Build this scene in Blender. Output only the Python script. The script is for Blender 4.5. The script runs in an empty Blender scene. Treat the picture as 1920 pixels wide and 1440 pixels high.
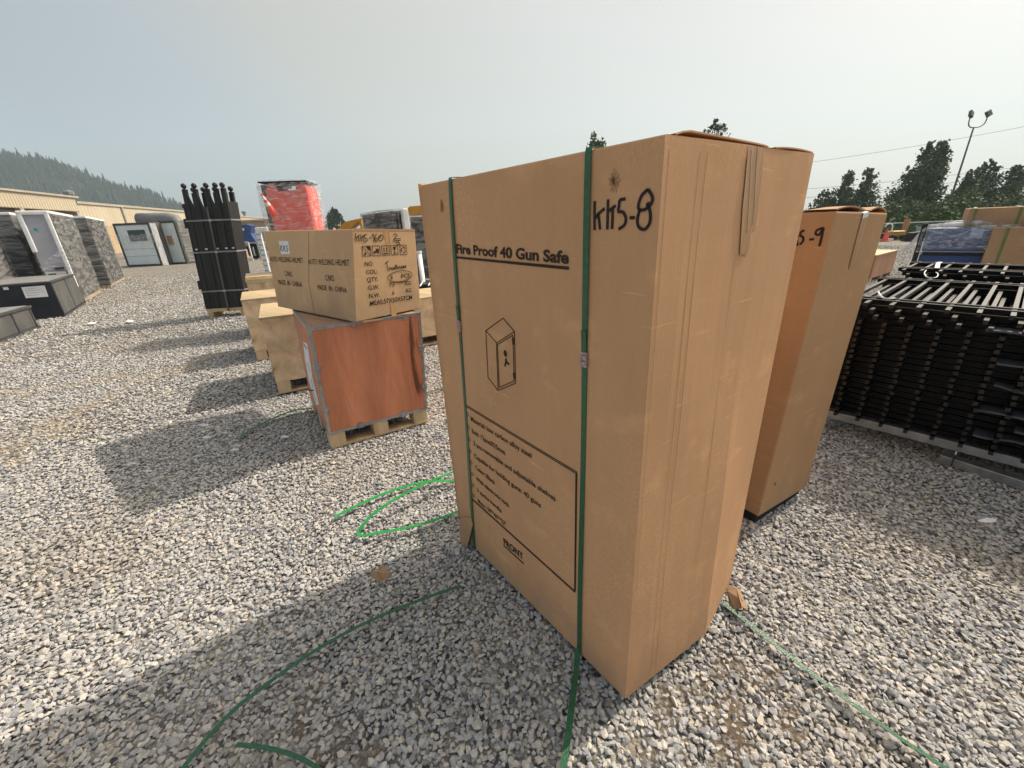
import bpy, bmesh, math, random
import numpy as np
from mathutils import Vector, Matrix
random.seed(7); rng = np.random.default_rng(7)
sc = bpy.context.scene
COL = sc.collection

# ------------------------------------------------------------------ camera
CAMH = 1.42
FPX = 765.0                                   # focal length in pixels of the 1920 px wide photo
R = np.array([[0.99912599, -0.04180017, 0.0],
              [-0.01518671, -0.36299942, 0.9316656],
              [-0.03894378, -0.93085131, -0.36331697]])   # columns: right, down, forward
cd = bpy.data.cameras.new('camera'); cam = bpy.data.objects.new('camera', cd); COL.objects.link(cam)
cd.sensor_width = 36; cd.lens = FPX / 1920 * 36; cd.clip_start = 0.05; cd.clip_end = 5000
cam.matrix_world = Matrix(((R[0, 0], -R[0, 1], -R[0, 2], 0), (R[1, 0], -R[1, 1], -R[1, 2], 0),
                           (R[2, 0], -R[2, 1], -R[2, 2], CAMH), (0, 0, 0, 1)))
sc.camera = cam

# ------------------------------------------------------------------ sky, sun, exposure
SUN_AZ, SUN_EL = math.radians(58.5), math.radians(45)
SUN = Vector((math.sin(SUN_AZ) * math.cos(SUN_EL), math.cos(SUN_AZ) * math.cos(SUN_EL), math.sin(SUN_EL)))
sc.view_settings.view_transform = 'Standard'; sc.view_settings.look = 'None'
sc.view_settings.exposure = 0.04; sc.view_settings.gamma = 1.0
sc.render.engine = 'CYCLES'; sc.cycles.use_denoising = True
sc.cycles.max_bounces = 8; sc.cycles.diffuse_bounces = 4; sc.cycles.transparent_max_bounces = 12; sc.cycles.volume_bounces = 1
W = bpy.data.worlds.new('World'); sc.world = W; W.use_nodes = True
nt = W.node_tree; nt.nodes.clear()
def N(t, kind, **kw):
    n = t.nodes.new(kind)
    for k, v in kw.items(): setattr(n, k, v)
    return n
out = N(nt, 'ShaderNodeOutputWorld')
sky = N(nt, 'ShaderNodeTexSky', sky_type='NISHITA', sun_disc=False)
sky.sun_elevation = SUN_EL; sky.sun_rotation = SUN_AZ; sky.dust_density = 4.0; sky.air_density = 1.0
bg1 = N(nt, 'ShaderNodeBackground'); bg1.inputs['Strength'].default_value = 0.055
nt.links.new(sky.outputs[0], bg1.inputs[0])
tc = N(nt, 'ShaderNodeTexCoord')              # wildfire smoke: brighter and creamier toward the sun
dot = N(nt, 'ShaderNodeVectorMath', operation='DOT_PRODUCT'); dot.inputs[1].default_value = SUN
nt.links.new(tc.outputs['Generated'], dot.inputs[0])
mr = N(nt, 'ShaderNodeMapRange'); mr.inputs[1].default_value = -0.4; mr.inputs[2].default_value = 1.0
nt.links.new(dot.outputs['Value'], mr.inputs[0])
rp = N(nt, 'ShaderNodeValToRGB'); nt.links.new(mr.outputs[0], rp.inputs[0])
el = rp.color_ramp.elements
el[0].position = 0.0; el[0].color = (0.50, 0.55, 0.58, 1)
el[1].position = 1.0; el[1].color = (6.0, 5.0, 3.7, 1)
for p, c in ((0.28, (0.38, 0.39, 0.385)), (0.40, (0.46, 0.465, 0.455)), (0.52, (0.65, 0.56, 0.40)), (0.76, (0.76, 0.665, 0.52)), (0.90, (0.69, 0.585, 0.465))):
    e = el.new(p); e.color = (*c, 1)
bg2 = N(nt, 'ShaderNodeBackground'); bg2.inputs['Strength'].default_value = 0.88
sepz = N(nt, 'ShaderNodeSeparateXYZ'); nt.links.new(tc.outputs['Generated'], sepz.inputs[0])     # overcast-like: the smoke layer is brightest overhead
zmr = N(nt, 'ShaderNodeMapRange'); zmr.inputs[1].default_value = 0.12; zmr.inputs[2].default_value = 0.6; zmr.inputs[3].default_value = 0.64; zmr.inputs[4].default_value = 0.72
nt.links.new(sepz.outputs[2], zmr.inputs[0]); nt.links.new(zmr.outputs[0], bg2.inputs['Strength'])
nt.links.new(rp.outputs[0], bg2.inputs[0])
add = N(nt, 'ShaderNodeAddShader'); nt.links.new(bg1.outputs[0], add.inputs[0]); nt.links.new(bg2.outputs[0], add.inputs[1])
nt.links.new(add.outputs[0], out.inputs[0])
sl = bpy.data.lights.new('sun', 'SUN'); sl.energy = 5.0; sl.angle = math.radians(0.7); sl.color = (1.0, 0.88, 0.72)
so = bpy.data.objects.new('sun', sl); COL.objects.link(so); so.location = SUN * 60
so.rotation_euler = SUN.to_track_quat('Z', 'Y').to_euler()

# ------------------------------------------------------------------ measuring helpers (photo pixel -> place)
def ray(x, y):
    v = Vector(R @ np.array([x - 960, y - 720, FPX])); return v
C0 = Vector((0, 0, CAMH))
def G(x, y, z=0.0):
    r = ray(x, y); return C0 + r * ((z - CAMH) / r.z)
def AT(x, y, Y):
    r = ray(x, y); return C0 + r * (Y / r.y)
def VZ(p, x, y):
    """height over ground point p of the thing seen at pixel x, y"""
    r = ray(x, y); return CAMH + r.z * math.hypot(p[0], p[1]) / math.hypot(r.x, r.y)
V = Vector
class Face:
    """a plane with origin o and axes u (along), v (up); n looks outward"""
    def __init__(s, o, pu, pv):
        s.o = V(o); s.u = (V(pu) - s.o).normalized(); w = V(pv) - s.o
        s.v = (w - s.u * w.dot(s.u)).normalized(); s.n = s.u.cross(s.v)
    def hit3(s, x, y):
        r = ray(x, y); t = (s.o - C0).dot(s.n) / r.dot(s.n); return C0 + r * t
    def hit(s, x, y):
        d = s.hit3(x, y) - s.o; return V((d.dot(s.u), d.dot(s.v)))
    def p(s, a, b, c=0.0): return s.o + s.u * a + s.v * b + s.n * c
class Frame:
    def __init__(s, o, az, z=0.0):
        """u points at azimuth az (clockwise from +Y), v 90 deg to its left, w up"""
        s.o = V((o[0], o[1], z)); a = math.radians(az)
        s.u = V((math.sin(a), math.cos(a), 0)); s.v = V((-s.u.y, s.u.x, 0)); s.w = V((0, 0, 1))
    def p(s, a, b, c): return s.o + s.u * a + s.v * b + s.w * c

# ------------------------------------------------------------------ mesh helpers
class MB:
    def __init__(s): s.v = []; s.f = []
    def add(s, vs, fs):
        k = len(s.v); s.v += [tuple(q) for q in vs]; s.f += [tuple(i + k for i in f) for f in fs]; return s
    def hexa(s, p):        # p: 4 bottom ccw, 4 top
        return s.add(p, [(3, 2, 1, 0), (4, 5, 6, 7), (0, 1, 5, 4), (1, 2, 6, 5), (2, 3, 7, 6), (3, 0, 4, 7)])
    def box(s, F, a0, a1, b0, b1, c0, c1):
        return s.hexa([F.p(a0, b0, c0), F.p(a1, b0, c0), F.p(a1, b1, c0), F.p(a0, b1, c0),
                       F.p(a0, b0, c1), F.p(a1, b0, c1), F.p(a1, b1, c1), F.p(a0, b1, c1)])
    def tube(s, pts, r, n=8, r1=None, cap=True):
        pts = [V(p) for p in pts]; m = len(pts); base = len(s.v)
        up = V((0, 0, 1))
        for i, p in enumerate(pts):
            d = (pts[min(i + 1, m - 1)] - pts[max(i - 1, 0)]).normalized()
            a = d.cross(up)
            if a.length < 1e-3: a = d.cross(V((1, 0, 0)))
            a.normalize(); b = a.cross(d)
            rr = r if r1 is None else r + (r1 - r) * i / max(1, m - 1)
            for k in range(n):
                t = 2 * math.pi * k / n; q = p + a * (rr * math.cos(t)) + b * (rr * math.sin(t)); s.v.append(tuple(q))
        for i in range(m - 1):
            for k in range(n):
                s.f.append((base + i * n + k, base + i * n + (k + 1) % n, base + (i + 1) * n + (k + 1) % n, base + (i + 1) * n + k))
        if cap:
            s.f.append(tuple(base + k for k in reversed(range(n)))); s.f.append(tuple(base + (m - 1) * n + k for k in range(n)))
        return s
    def ribbon(s, pts, w, side=None, th=0.0012):
        """flat band along pts, wide in the plane across `side` normals"""
        pts = [V(p) for p in pts]; m = len(pts); L = []
        for i, p in enumerate(pts):
            d = (pts[min(i + 1, m - 1)] - pts[max(i - 1, 0)]).normalized()
            nn = side if isinstance(side, Vector) else (side[i] if side else V((0, 0, 1)))
            a = d.cross(nn).normalized() * (w / 2); h = nn.normalized() * (th / 2)
            L.append((p - a - h, p + a - h, p + a + h, p - a + h))
        k = len(s.v)
        for q in L: s.v += [tuple(x) for x in q]
        for i in range(m - 1):
            for j in range(4):
                s.f.append((k + i * 4 + j, k + i * 4 + (j + 1) % 4, k + i * 4 + 4 + (j + 1) % 4, k + i * 4 + 4 + j))
        s.f.append((k + 3, k + 2, k + 1, k)); e = k + (m - 1) * 4; s.f.append((e, e + 1, e + 2, e + 3))
        return s
    def grid(s, P, nu, nv):
        k = len(s.v)
        for j in range(nv + 1):
            for i in range(nu + 1): s.v.append(tuple(P(i / nu, j / nv)))
        for j in range(nv):
            for i in range(nu):
                a = k + j * (nu + 1) + i; s.f.append((a, a + 1, a + nu + 2, a + nu + 1))
        return s
    def lathe(s, o, prof, n=14):
        k = len(s.v); o = V(o)
        for r, z in prof:
            for i in range(n):
                t = 2 * math.pi * i / n; s.v.append((o.x + r * math.cos(t), o.y + r * math.sin(t), o.z + z))
        for j in range(len(prof) - 1):
            for i in range(n):
                s.f.append((k + j * n + i, k + j * n + (i + 1) % n, k + (j + 1) * n + (i + 1) % n, k + (j + 1) * n + i))
        s.f.append(tuple(k + i for i in reversed(range(n)))); e = k + (len(prof) - 1) * n; s.f.append(tuple(e + i for i in range(n)))
        return s
    def ball(s, o, r, n=12, sz=1.0):
        return s.lathe(o, [(max(1e-4, r * math.sin(math.pi * j / n)), -r * sz * math.cos(math.pi * j / n)) for j in range(n + 1)], n)
    def build(s, name, m, parent=None, bevel=0.0, smooth=False, loc=None, seg=2, fix=True):
        me = bpy.data.meshes.new(name)
        org = V(parent['_o']) if (parent is not None and '_o' in parent) else (V(loc) if loc is not None else V((0, 0, 0)))
        vs = [(a - org.x, b - org.y, c - org.z) for a, b, c in s.v]
        me.from_pydata(vs, [], s.f); me.update()
        if fix or bevel:
            b = bmesh.new(); b.from_mesh(me)
            if bevel:
                bmesh.ops.remove_doubles(b, verts=b.verts, dist=1e-5)
            if fix: bmesh.ops.recalc_face_normals(b, faces=b.faces)
            if bevel: bmesh.ops.bevel(b, geom=[e for e in b.edges if e.is_manifold and e.calc_face_angle(0) > 0.3], offset=bevel, segments=seg, affect='EDGES', profile=0.5)
            b.to_mesh(me); b.free()
        if smooth or name == 'stretch_film': me.polygons.foreach_set('use_smooth', [True] * len(me.polygons))
        o = bpy.data.objects.new(name, me); COL.objects.link(o); me.materials.append(m)
        if parent is not None:
            o.parent = parent; o['_o'] = tuple(org)
        else:
            o.location = org; o['_o'] = tuple(org)
        return o
def thing(name, label, cat, loc, group=None):
    o = bpy.data.objects.new(name, None); COL.objects.link(o); o.location = loc; o.empty_display_size = 0.2
    o['label'] = label; o['category'] = cat; o['_o'] = tuple(loc)
    if group: o['group'] = group
    return o
def tag(o, label=None, cat=None, group=None, kind=None):
    for k, v in (('label', label), ('category', cat), ('group', group), ('kind', kind)):
        if v: o[k] = v
    return o
def children(o): return [c for c in COL.objects if c.parent == o]

# ------------------------------------------------------------------ materials
def mat(name, c1, c2=None, scale=5.0, rough=0.7, bump=0.0, bscale=40.0, metallic=0.0, stretch=(1, 1, 1), detail=6.0,
        spec=0.4, lo=0.35, hi=0.65, bstretch=None, rot=(0, 0, 0), coat=0.0):
    m = bpy.data.materials.new(name); m.use_nodes = True; t = m.node_tree
    b = t.nodes['Principled BSDF']; b.inputs['Roughness'].default_value = rough; b.inputs['Metallic'].default_value = metallic
    b.inputs['Specular IOR Level'].default_value = spec
    if coat: b.inputs['Coat Weight'].default_value = coat; b.inputs['Coat Roughness'].default_value = 0.1
    c2 = c2 or tuple(x * 0.82 for x in c1)
    co = N(t, 'ShaderNodeTexCoord'); mp = N(t, 'ShaderNodeMapping'); mp.inputs['Scale'].default_value = stretch; mp.inputs['Rotation'].default_value = rot
    t.links.new(co.outputs['Object'], mp.inputs[0])
    nz = N(t, 'ShaderNodeTexNoise'); nz.inputs['Scale'].default_value = scale; nz.inputs['Detail'].default_value = detail
    t.links.new(mp.outputs[0], nz.inputs['Vector'])
    r = N(t, 'ShaderNodeValToRGB'); r.color_ramp.elements[0].position = lo; r.color_ramp.elements[1].position = hi
    r.color_ramp.elements[0].color = (*c1, 1); r.color_ramp.elements[1].color = (*c2, 1)
    t.links.new(nz.outputs['Fac'], r.inputs[0]); t.links.new(r.outputs[0], b.inputs['Base Color'])
    if bump:
        mp2 = N(t, 'ShaderNodeMapping'); mp2.inputs['Scale'].default_value = bstretch or stretch; mp2.inputs['Rotation'].default_value = rot
        t.links.new(co.outputs['Object'], mp2.inputs[0])
        n2 = N(t, 'ShaderNodeTexNoise'); n2.inputs['Scale'].default_value = bscale; n2.inputs['Detail'].default_value = 4
        t.links.new(mp2.outputs[0], n2.inputs['Vector'])
        bp = N(t, 'ShaderNodeBump'); bp.inputs['Strength'].default_value = bump; bp.inputs['Distance'].default_value = 0.01
        t.links.new(n2.outputs['Fac'], bp.inputs['Height']); t.links.new(bp.outputs[0], b.inputs['Normal'])
    return m
def cardboard(name, c, az, seed=0.0, strip=True):
    """kraft board: faint vertical flutes, fibre mottling, scuffs; az turns the flute axis to the box"""
    m = bpy.data.materials.new(name); m.use_nodes = True; t = m.node_tree; b = t.nodes['Principled BSDF']
    b.inputs['Roughness'].default_value = 0.78; b.inputs['Specular IOR Level'].default_value = 0.25
    co = N(t, 'ShaderNodeTexCoord'); mp = N(t, 'ShaderNodeMapping'); mp.inputs['Rotation'].default_value = (0, 0, az); mp.inputs['Location'].default_value = (seed, seed, 0)
    t.links.new(co.outputs['Object'], mp.inputs[0])
    def noise(sc_, st, det=5):
        q = N(t, 'ShaderNodeMapping'); q.inputs['Scale'].default_value = st; t.links.new(mp.outputs[0], q.inputs[0])
        z = N(t, 'ShaderNodeTexNoise'); z.inputs['Scale'].default_value = sc_; z.inputs['Detail'].default_value = det
        t.links.new(q.outputs[0], z.inputs['Vector']); return z.outputs['Fac']
    def mix(fac, a, bb, blend='MIX'):
        x = N(t, 'ShaderNodeMix', data_type='RGBA', blend_type=blend)
        if hasattr(fac, 'links') or not isinstance(fac, float): t.links.new(fac, x.inputs[0])
        else: x.inputs[0].default_value = fac
        for s_, i in ((a, 6), (bb, 7)):
            if isinstance(s_, tuple): x.inputs[i].default_value = (*s_, 1)
            else: t.links.new(s_, x.inputs[i])
        return x.outputs[2]
    def ramp(f, a, bb):
        x = N(t, 'ShaderNodeMapRange'); x.inputs[1].default_value = a; x.inputs[2].default_value = bb; t.links.new(f, x.inputs[0]); return x.outputs[0]
    d = tuple(x * 0.80 for x in c); l = tuple(min(1, x * 1.12) for x in c)
    big = noise(2.2, (1, 1, 0.6)); fib = noise(210, (1, 1, 0.6), 3); flute = noise(38, (1, 1, 0.01), 2); scf = noise(7, (1, 1, 1.4), 8)
    k = mix(ramp(big, 0.3, 0.7), d, l); k = mix(ramp(fib, 0.38, 0.62), k, tuple(x * 0.9 for x in c)); 
    x = N(t, 'ShaderNodeMath', operation='MULTIPLY'); x.inputs[1].default_value = 0.07; t.links.new(ramp(flute, 0.42, 0.62), x.inputs[0])
    k = mix(x.outputs[0], k, tuple(min(1, q * 1.2) for q in c))
    y = N(t, 'ShaderNodeMath', operation='MULTIPLY'); y.inputs[1].default_value = 0.45; t.links.new(ramp(scf, 0.58, 0.74), y.inputs[0])
    k = mix(y.outputs[0], k, tuple(min(1, q * 1.3) for q in c))
    scr = N(t, 'ShaderNodeMath', operation='MULTIPLY'); scr.inputs[1].default_value = 0.5; t.links.new(ramp(noise(14, (0.35, 0.35, 5.0), 5), 0.66, 0.72), scr.inputs[0])
    k = mix(scr.outputs[0], k, tuple(min(1, q * 1.25) for q in c))
    rub = N(t, 'ShaderNodeMath', operation='MULTIPLY'); rub.inputs[1].default_value = 0.35; t.links.new(ramp(noise(3.3, (1, 1, 0.35), 9), 0.60, 0.78), rub.inputs[0])
    k = mix(rub.outputs[0], k, tuple(q * 0.68 for q in c))
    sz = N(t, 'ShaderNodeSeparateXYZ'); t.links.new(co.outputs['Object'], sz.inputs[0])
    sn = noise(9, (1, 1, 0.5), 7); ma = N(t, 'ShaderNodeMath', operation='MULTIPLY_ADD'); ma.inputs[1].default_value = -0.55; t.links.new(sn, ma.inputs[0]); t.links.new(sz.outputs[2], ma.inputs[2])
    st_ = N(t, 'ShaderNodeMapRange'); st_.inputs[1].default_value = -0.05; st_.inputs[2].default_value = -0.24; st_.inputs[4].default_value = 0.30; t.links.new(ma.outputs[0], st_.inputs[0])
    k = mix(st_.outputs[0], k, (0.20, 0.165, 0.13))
    t.links.new(k, b.inputs['Base Color'])
    h = N(t, 'ShaderNodeMath', operation='MULTIPLY_ADD'); h.inputs[1].default_value = 0.25; t.links.new(flute, h.inputs[0]); t.links.new(fib, h.inputs[2])
    h2 = N(t, 'ShaderNodeMath', operation='MULTIPLY_ADD'); h2.inputs[1].default_value = 4.0; t.links.new(noise(5, (1, 1, 0.7), 3), h2.inputs[0]); t.links.new(h.outputs[0], h2.inputs[2])
    bp = N(t, 'ShaderNodeBump'); bp.inputs['Strength'].default_value = 0.11; bp.inputs['Distance'].default_value = 0.004
    t.links.new(h2.outputs[0], bp.inputs['Height']); t.links.new(bp.outputs[0], b.inputs['Normal'])
    return m
def film(name, c, lo, hi, scale=9.0, stretch=(1, 1, 3.0), tmin=0.15, tmax=0.75):
    """stretch wrap: patchy clear plastic with glossy wrinkles"""
    m = bpy.data.materials.new(name); m.use_nodes = True; t = m.node_tree; b = t.nodes['Principled BSDF']
    b.inputs['Base Color'].default_value = (*c, 1); b.inputs['Roughness'].default_value = 0.25; b.inputs['Specular IOR Level'].default_value = 0.6
    co = N(t, 'ShaderNodeTexCoord'); mp = N(t, 'ShaderNodeMapping'); mp.inputs['Scale'].default_value = stretch; mp.inputs['Rotation'].default_value = (0.25, 0.15, 0.4)
    t.links.new(co.outputs['Object'], mp.inputs[0])
    nz = N(t, 'ShaderNodeTexNoise'); nz.inputs['Scale'].default_value = scale; nz.inputs['Detail'].default_value = 1.3; nz.inputs['Roughness'].default_value = 0.45; nz.inputs['Distortion'].default_value = 1.2
    t.links.new(mp.outputs[0], nz.inputs['Vector'])
    mr_ = N(t, 'ShaderNodeMapRange'); mr_.inputs[1].default_value = lo; mr_.inputs[2].default_value = hi; mr_.inputs[3].default_value = tmin; mr_.inputs[4].default_value = tmax
    t.links.new(nz.outputs['Fac'], mr_.inputs[0]); t.links.new(mr_.outputs[0], b.inputs['Alpha'])
    bp = N(t, 'ShaderNodeBump'); bp.inputs['Strength'].default_value = 0.5; bp.inputs['Distance'].default_value = 0.03
    t.links.new(nz.outputs['Fac'], bp.inputs['Height']); t.links.new(bp.outputs[0], b.inputs['Normal'])
    return m
def plywood(name, c1, c2, az=0.0, axis='z', scale=6.0, dark=0.5):
    """rotary-cut veneer: long wandering bands along one axis plus fine grain and a few knots"""
    m = bpy.data.materials.new(name); m.use_nodes = True; t = m.node_tree; b = t.nodes['Principled BSDF']
    b.inputs['Roughness'].default_value = 0.6; b.inputs['Specular IOR Level'].default_value = 0.3
    co = N(t, 'ShaderNodeTexCoord'); mp = N(t, 'ShaderNodeMapping'); mp.inputs['Rotation'].default_value = (0, 0, az)
    t.links.new(co.outputs['Object'], mp.inputs[0])
    st = {'z': (1, 1, 0.12), 'x': (0.12, 1, 1)}[axis]
    q = N(t, 'ShaderNodeMapping'); q.inputs['Scale'].default_value = st; t.links.new(mp.outputs[0], q.inputs[0])
    a = N(t, 'ShaderNodeTexNoise'); a.inputs['Scale'].default_value = scale; a.inputs['Detail'].default_value = 5; a.inputs['Distortion'].default_value = 1.1
    t.links.new(q.outputs[0], a.inputs['Vector'])
    w = N(t, 'ShaderNodeTexWave', wave_type='RINGS'); w.inputs['Scale'].default_value = 1.3; w.inputs['Distortion'].default_value = 5.5; w.inputs['Detail'].default_value = 3; w.inputs['Detail Scale'].default_value = 1.2
    t.links.new(q.outputs[0], w.inputs['Vector'])
    f = N(t, 'ShaderNodeTexNoise'); f.inputs['Scale'].default_value = 90; f.inputs['Detail'].default_value = 2; t.links.new(q.outputs[0], f.inputs['Vector'])
    r = N(t, 'ShaderNodeValToRGB'); r.color_ramp.elements[0].position = 0.34; r.color_ramp.elements[1].position = 0.68
    r.color_ramp.elements[0].color = (*c2, 1); r.color_ramp.elements[1].color = (*c1, 1)
    e = r.color_ramp.elements.new(0.30); e.color = (*[x * dark for x in c2], 1)
    t.links.new(a.outputs['Fac'], r.inputs[0])
    x = N(t, 'ShaderNodeMix', data_type='RGBA', blend_type='MULTIPLY'); x.inputs[0].default_value = 0.18
    t.links.new(r.outputs[0], x.inputs[6]); t.links.new(w.outputs['Color'], x.inputs[7])
    y = N(t, 'ShaderNodeMix', data_type='RGBA', blend_type='OVERLAY'); y.inputs[0].default_value = 0.25
    t.links.new(x.outputs[2], y.inputs[6]); t.links.new(f.outputs['Color'], y.inputs[7])
    t.links.new(y.outputs[2], b.inputs['Base Color'])
    bp = N(t, 'ShaderNodeBump'); bp.inputs['Strength'].default_value = 0.12; bp.inputs['Distance'].default_value = 0.003
    t.links.new(f.outputs['Fac'], bp.inputs['Height']); t.links.new(bp.outputs[0], b.inputs['Normal'])
    return m
KRAFT = (0.585, 0.338, 0.182)
M = dict(
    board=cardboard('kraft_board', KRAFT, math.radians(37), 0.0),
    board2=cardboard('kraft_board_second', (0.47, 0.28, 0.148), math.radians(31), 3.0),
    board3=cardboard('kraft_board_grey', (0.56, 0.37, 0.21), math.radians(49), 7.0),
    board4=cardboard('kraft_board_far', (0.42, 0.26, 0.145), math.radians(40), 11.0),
    board_in=mat('board_torn', (0.52, 0.33, 0.19), (0.32, 0.19, 0.10), 70, 0.9, 0.5, 120),
    board_dark=mat('hole_shade_and_seam', (0.16, 0.10, 0.06), None, 20, 0.9),  # dark kraft paints the shade in pick holes, and the seam line
    ink=mat('printing_ink', (0.035, 0.022, 0.018), (0.05, 0.03, 0.022), 60, 0.7, spec=0.2),
    marker=mat('marker_ink', (0.02, 0.016, 0.02), (0.035, 0.026, 0.028), 30, 0.6, spec=0.2),
    tape=mat('brown_tape', (0.40, 0.225, 0.105), (0.52, 0.31, 0.16), 22, 0.4, 0.25, 40, stretch=(1, 1, 0.1), spec=0.3),
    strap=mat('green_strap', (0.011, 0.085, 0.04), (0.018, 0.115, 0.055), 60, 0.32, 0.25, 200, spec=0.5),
    strap_lit=mat('green_strap_sunlit', (0.03, 0.33, 0.08), (0.02, 0.25, 0.07), 40, 0.35, 0.2, 200),  # same strap lying in the sun, sunlight put into the green
    seal=mat('crimped_seal', (0.55, 0.45, 0.46), (0.35, 0.2, 0.22), 120, 0.4, 0.6, 200, metallic=0.6),
    red_ply=plywood('red_plywood', (0.70, 0.285, 0.155), (0.55, 0.20, 0.105), math.radians(31), 'z', 8.0, 0.30),
    red_ply_top=plywood('red_plywood_top', (0.48, 0.30, 0.20), (0.36, 0.21, 0.14), math.radians(31), 'x', 7.0, 0.6),
    galv=mat('galvanised_steel', (0.44, 0.46, 0.47), (0.30, 0.32, 0.33), 18, 0.38, 0.15, 60, metallic=0.75),
    ply=plywood('pale_plywood', (0.82, 0.64, 0.44), (0.60, 0.41, 0.24), math.radians(31), 'x', 6.0, 0.55),
    ply_side=plywood('pale_plywood_side', (0.80, 0.66, 0.50), (0.70, 0.55, 0.40), math.radians(31), 'z', 9.0, 0.75),
    ply_top=plywood('pale_plywood_lid', (0.58, 0.46, 0.28), (0.50, 0.38, 0.22), math.radians(31), 'x', 7.0, 0.8),
    pallet=mat('pallet_wood', (0.62, 0.47, 0.29), (0.44, 0.31, 0.18), 9, 0.75, 0.4, 40, stretch=(1, 1, 0.2)),
    white=mat('white_paint', (0.74, 0.75, 0.76), (0.66, 0.67, 0.68), 6, 0.5),
    foam=mat('white_foam', (0.80, 0.81, 0.82), (0.68, 0.70, 0.72), 14, 0.8, 0.5, 30),
    paper=mat('white_paper', (0.76, 0.77, 0.79), (0.68, 0.69, 0.72), 8, 0.7, 0.2, 12),
    black=mat('black_powder_coat', (0.0035, 0.0035, 0.004), (0.005, 0.005, 0.006), 12, 0.40, 0.05, 80, spec=0.45),
    black_rail=mat('black_rail_coat', (0.0035, 0.0035, 0.004), (0.005, 0.005, 0.006), 12, 0.45, 0.05, 80, spec=0.12),
    black_matt=mat('black_matt_panel', (0.017, 0.017, 0.018), (0.028, 0.028, 0.029), 4, 0.55, 0.15, 30, stretch=(6, 6, 0.3), spec=0.35),
    navy=mat('blue_black_panel', (0.012, 0.014, 0.02), (0.022, 0.025, 0.034), 3, 0.4, 0.1, 20),
    greysteel=mat('dusty_grey_steel', (0.085, 0.085, 0.09), (0.14, 0.137, 0.13), 3.0, 0.55, 0.1, 20, metallic=0.2, stretch=(1, 1, 0.5)),
    greytop=mat('pale_steel_top', (0.27, 0.27, 0.275), (0.20, 0.20, 0.205), 4, 0.5),
    dgrey=mat('dark_grey_frame', (0.045, 0.046, 0.05), (0.07, 0.07, 0.072), 8, 0.5),
    wrap=film('stretch_wrap_grey', (0.40, 0.40, 0.395), 0.34, 0.68, 3.0, (0.6, 0.6, 3.2), 0.10, 0.60),
    wrapw=film('stretch_wrap_white', (0.66, 0.67, 0.70), 0.42, 0.72, 6.0, (1.0, 1.0, 2.5), 0.10, 0.7),
    wrapc=film('stretch_wrap_clear', (0.75, 0.76, 0.78), 0.42, 0.78, 8.0, (1.0, 1.0, 3.0), 0.10, 0.6),
    orange=mat('orange_red_plastic', (0.82, 0.13, 0.09), (0.72, 0.10, 0.07), 6, 0.42, 0.1, 30),
    yellow=mat('yellow_machine_paint', (0.62, 0.30, 0.035), (0.52, 0.24, 0.03), 6, 0.45),
    blue=mat('blue_paint', (0.03, 0.062, 0.19), (0.04, 0.08, 0.23), 5, 0.4),
    bluegrey=mat('blue_grey_panel', (0.20, 0.29, 0.36), (0.17, 0.25, 0.32), 4, 0.5),
    cabin=mat('pale_grey_cabin', (0.68, 0.75, 0.76), (0.62, 0.69, 0.70), 3, 0.45),
    glass=mat('dark_glass', (0.02, 0.03, 0.032), (0.03, 0.045, 0.045), 3, 0.08, spec=0.7),
    beige=mat('beige_cladding', (0.52, 0.46, 0.35), (0.46, 0.40, 0.30), 0.35, 0.6, stretch=(1, 1, 0.3)),
    beige_low=mat('tan_cladding', (0.52, 0.40, 0.26), (0.46, 0.35, 0.22), 0.4, 0.6),
    trim=mat('roof_trim', (0.42, 0.38, 0.33), None, 2, 0.6),
    shade=mat('bay_shade', (0.05, 0.05, 0.052), (0.035, 0.035, 0.037), 1.0, 0.8),  # near-black colour stands for the shade deep in the open bay
    tank=mat('grey_duct', (0.16, 0.17, 0.185), (0.20, 0.21, 0.22), 1.2, 0.5, 0.3, 6),
    pink=mat('dusty_pink_panel', (0.44, 0.32, 0.27), (0.40, 0.29, 0.24), 1.5, 0.6),
    green=mat('grey_green_cabinet', (0.25, 0.30, 0.27), (0.20, 0.25, 0.22), 3, 0.5),
    timber=mat('stake_timber', (0.50, 0.24, 0.10), (0.40, 0.18, 0.08), 6, 0.7),
    pole=mat('steel_pole', (0.12, 0.115, 0.115), None, 4, 0.5, metallic=0.3),
    bark=mat('bark', (0.09, 0.07, 0.05), (0.05, 0.04, 0.03), 12, 0.9, 0.6, 30),
    rub=mat('black_rubber', (0.015, 0.015, 0.016), None, 10, 0.7),
    screen=mat('dark_blue_screen', (0.012, 0.02, 0.07), (0.02, 0.03, 0.09), 3, 0.15),
    sheet=mat('grey_sky_glint', (.10, .11, .13), (.07, .08, .095), 6, .5),
    strap_pale=mat('dull_green_strap', (.16, .19, .06), None, 20, .5),
    red_far=mat('reddish_plywood', (.42, .22, .13), (.34, .17, .10), 4, .7, stretch=(1, 1, .2)),
    mower=mat('mower_yellow', (.62, .48, .04), None, 5, .4),
    teal=mat('teal_sticker', (0.02, 0.38, 0.42), None, 4, 0.5),
)

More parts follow.
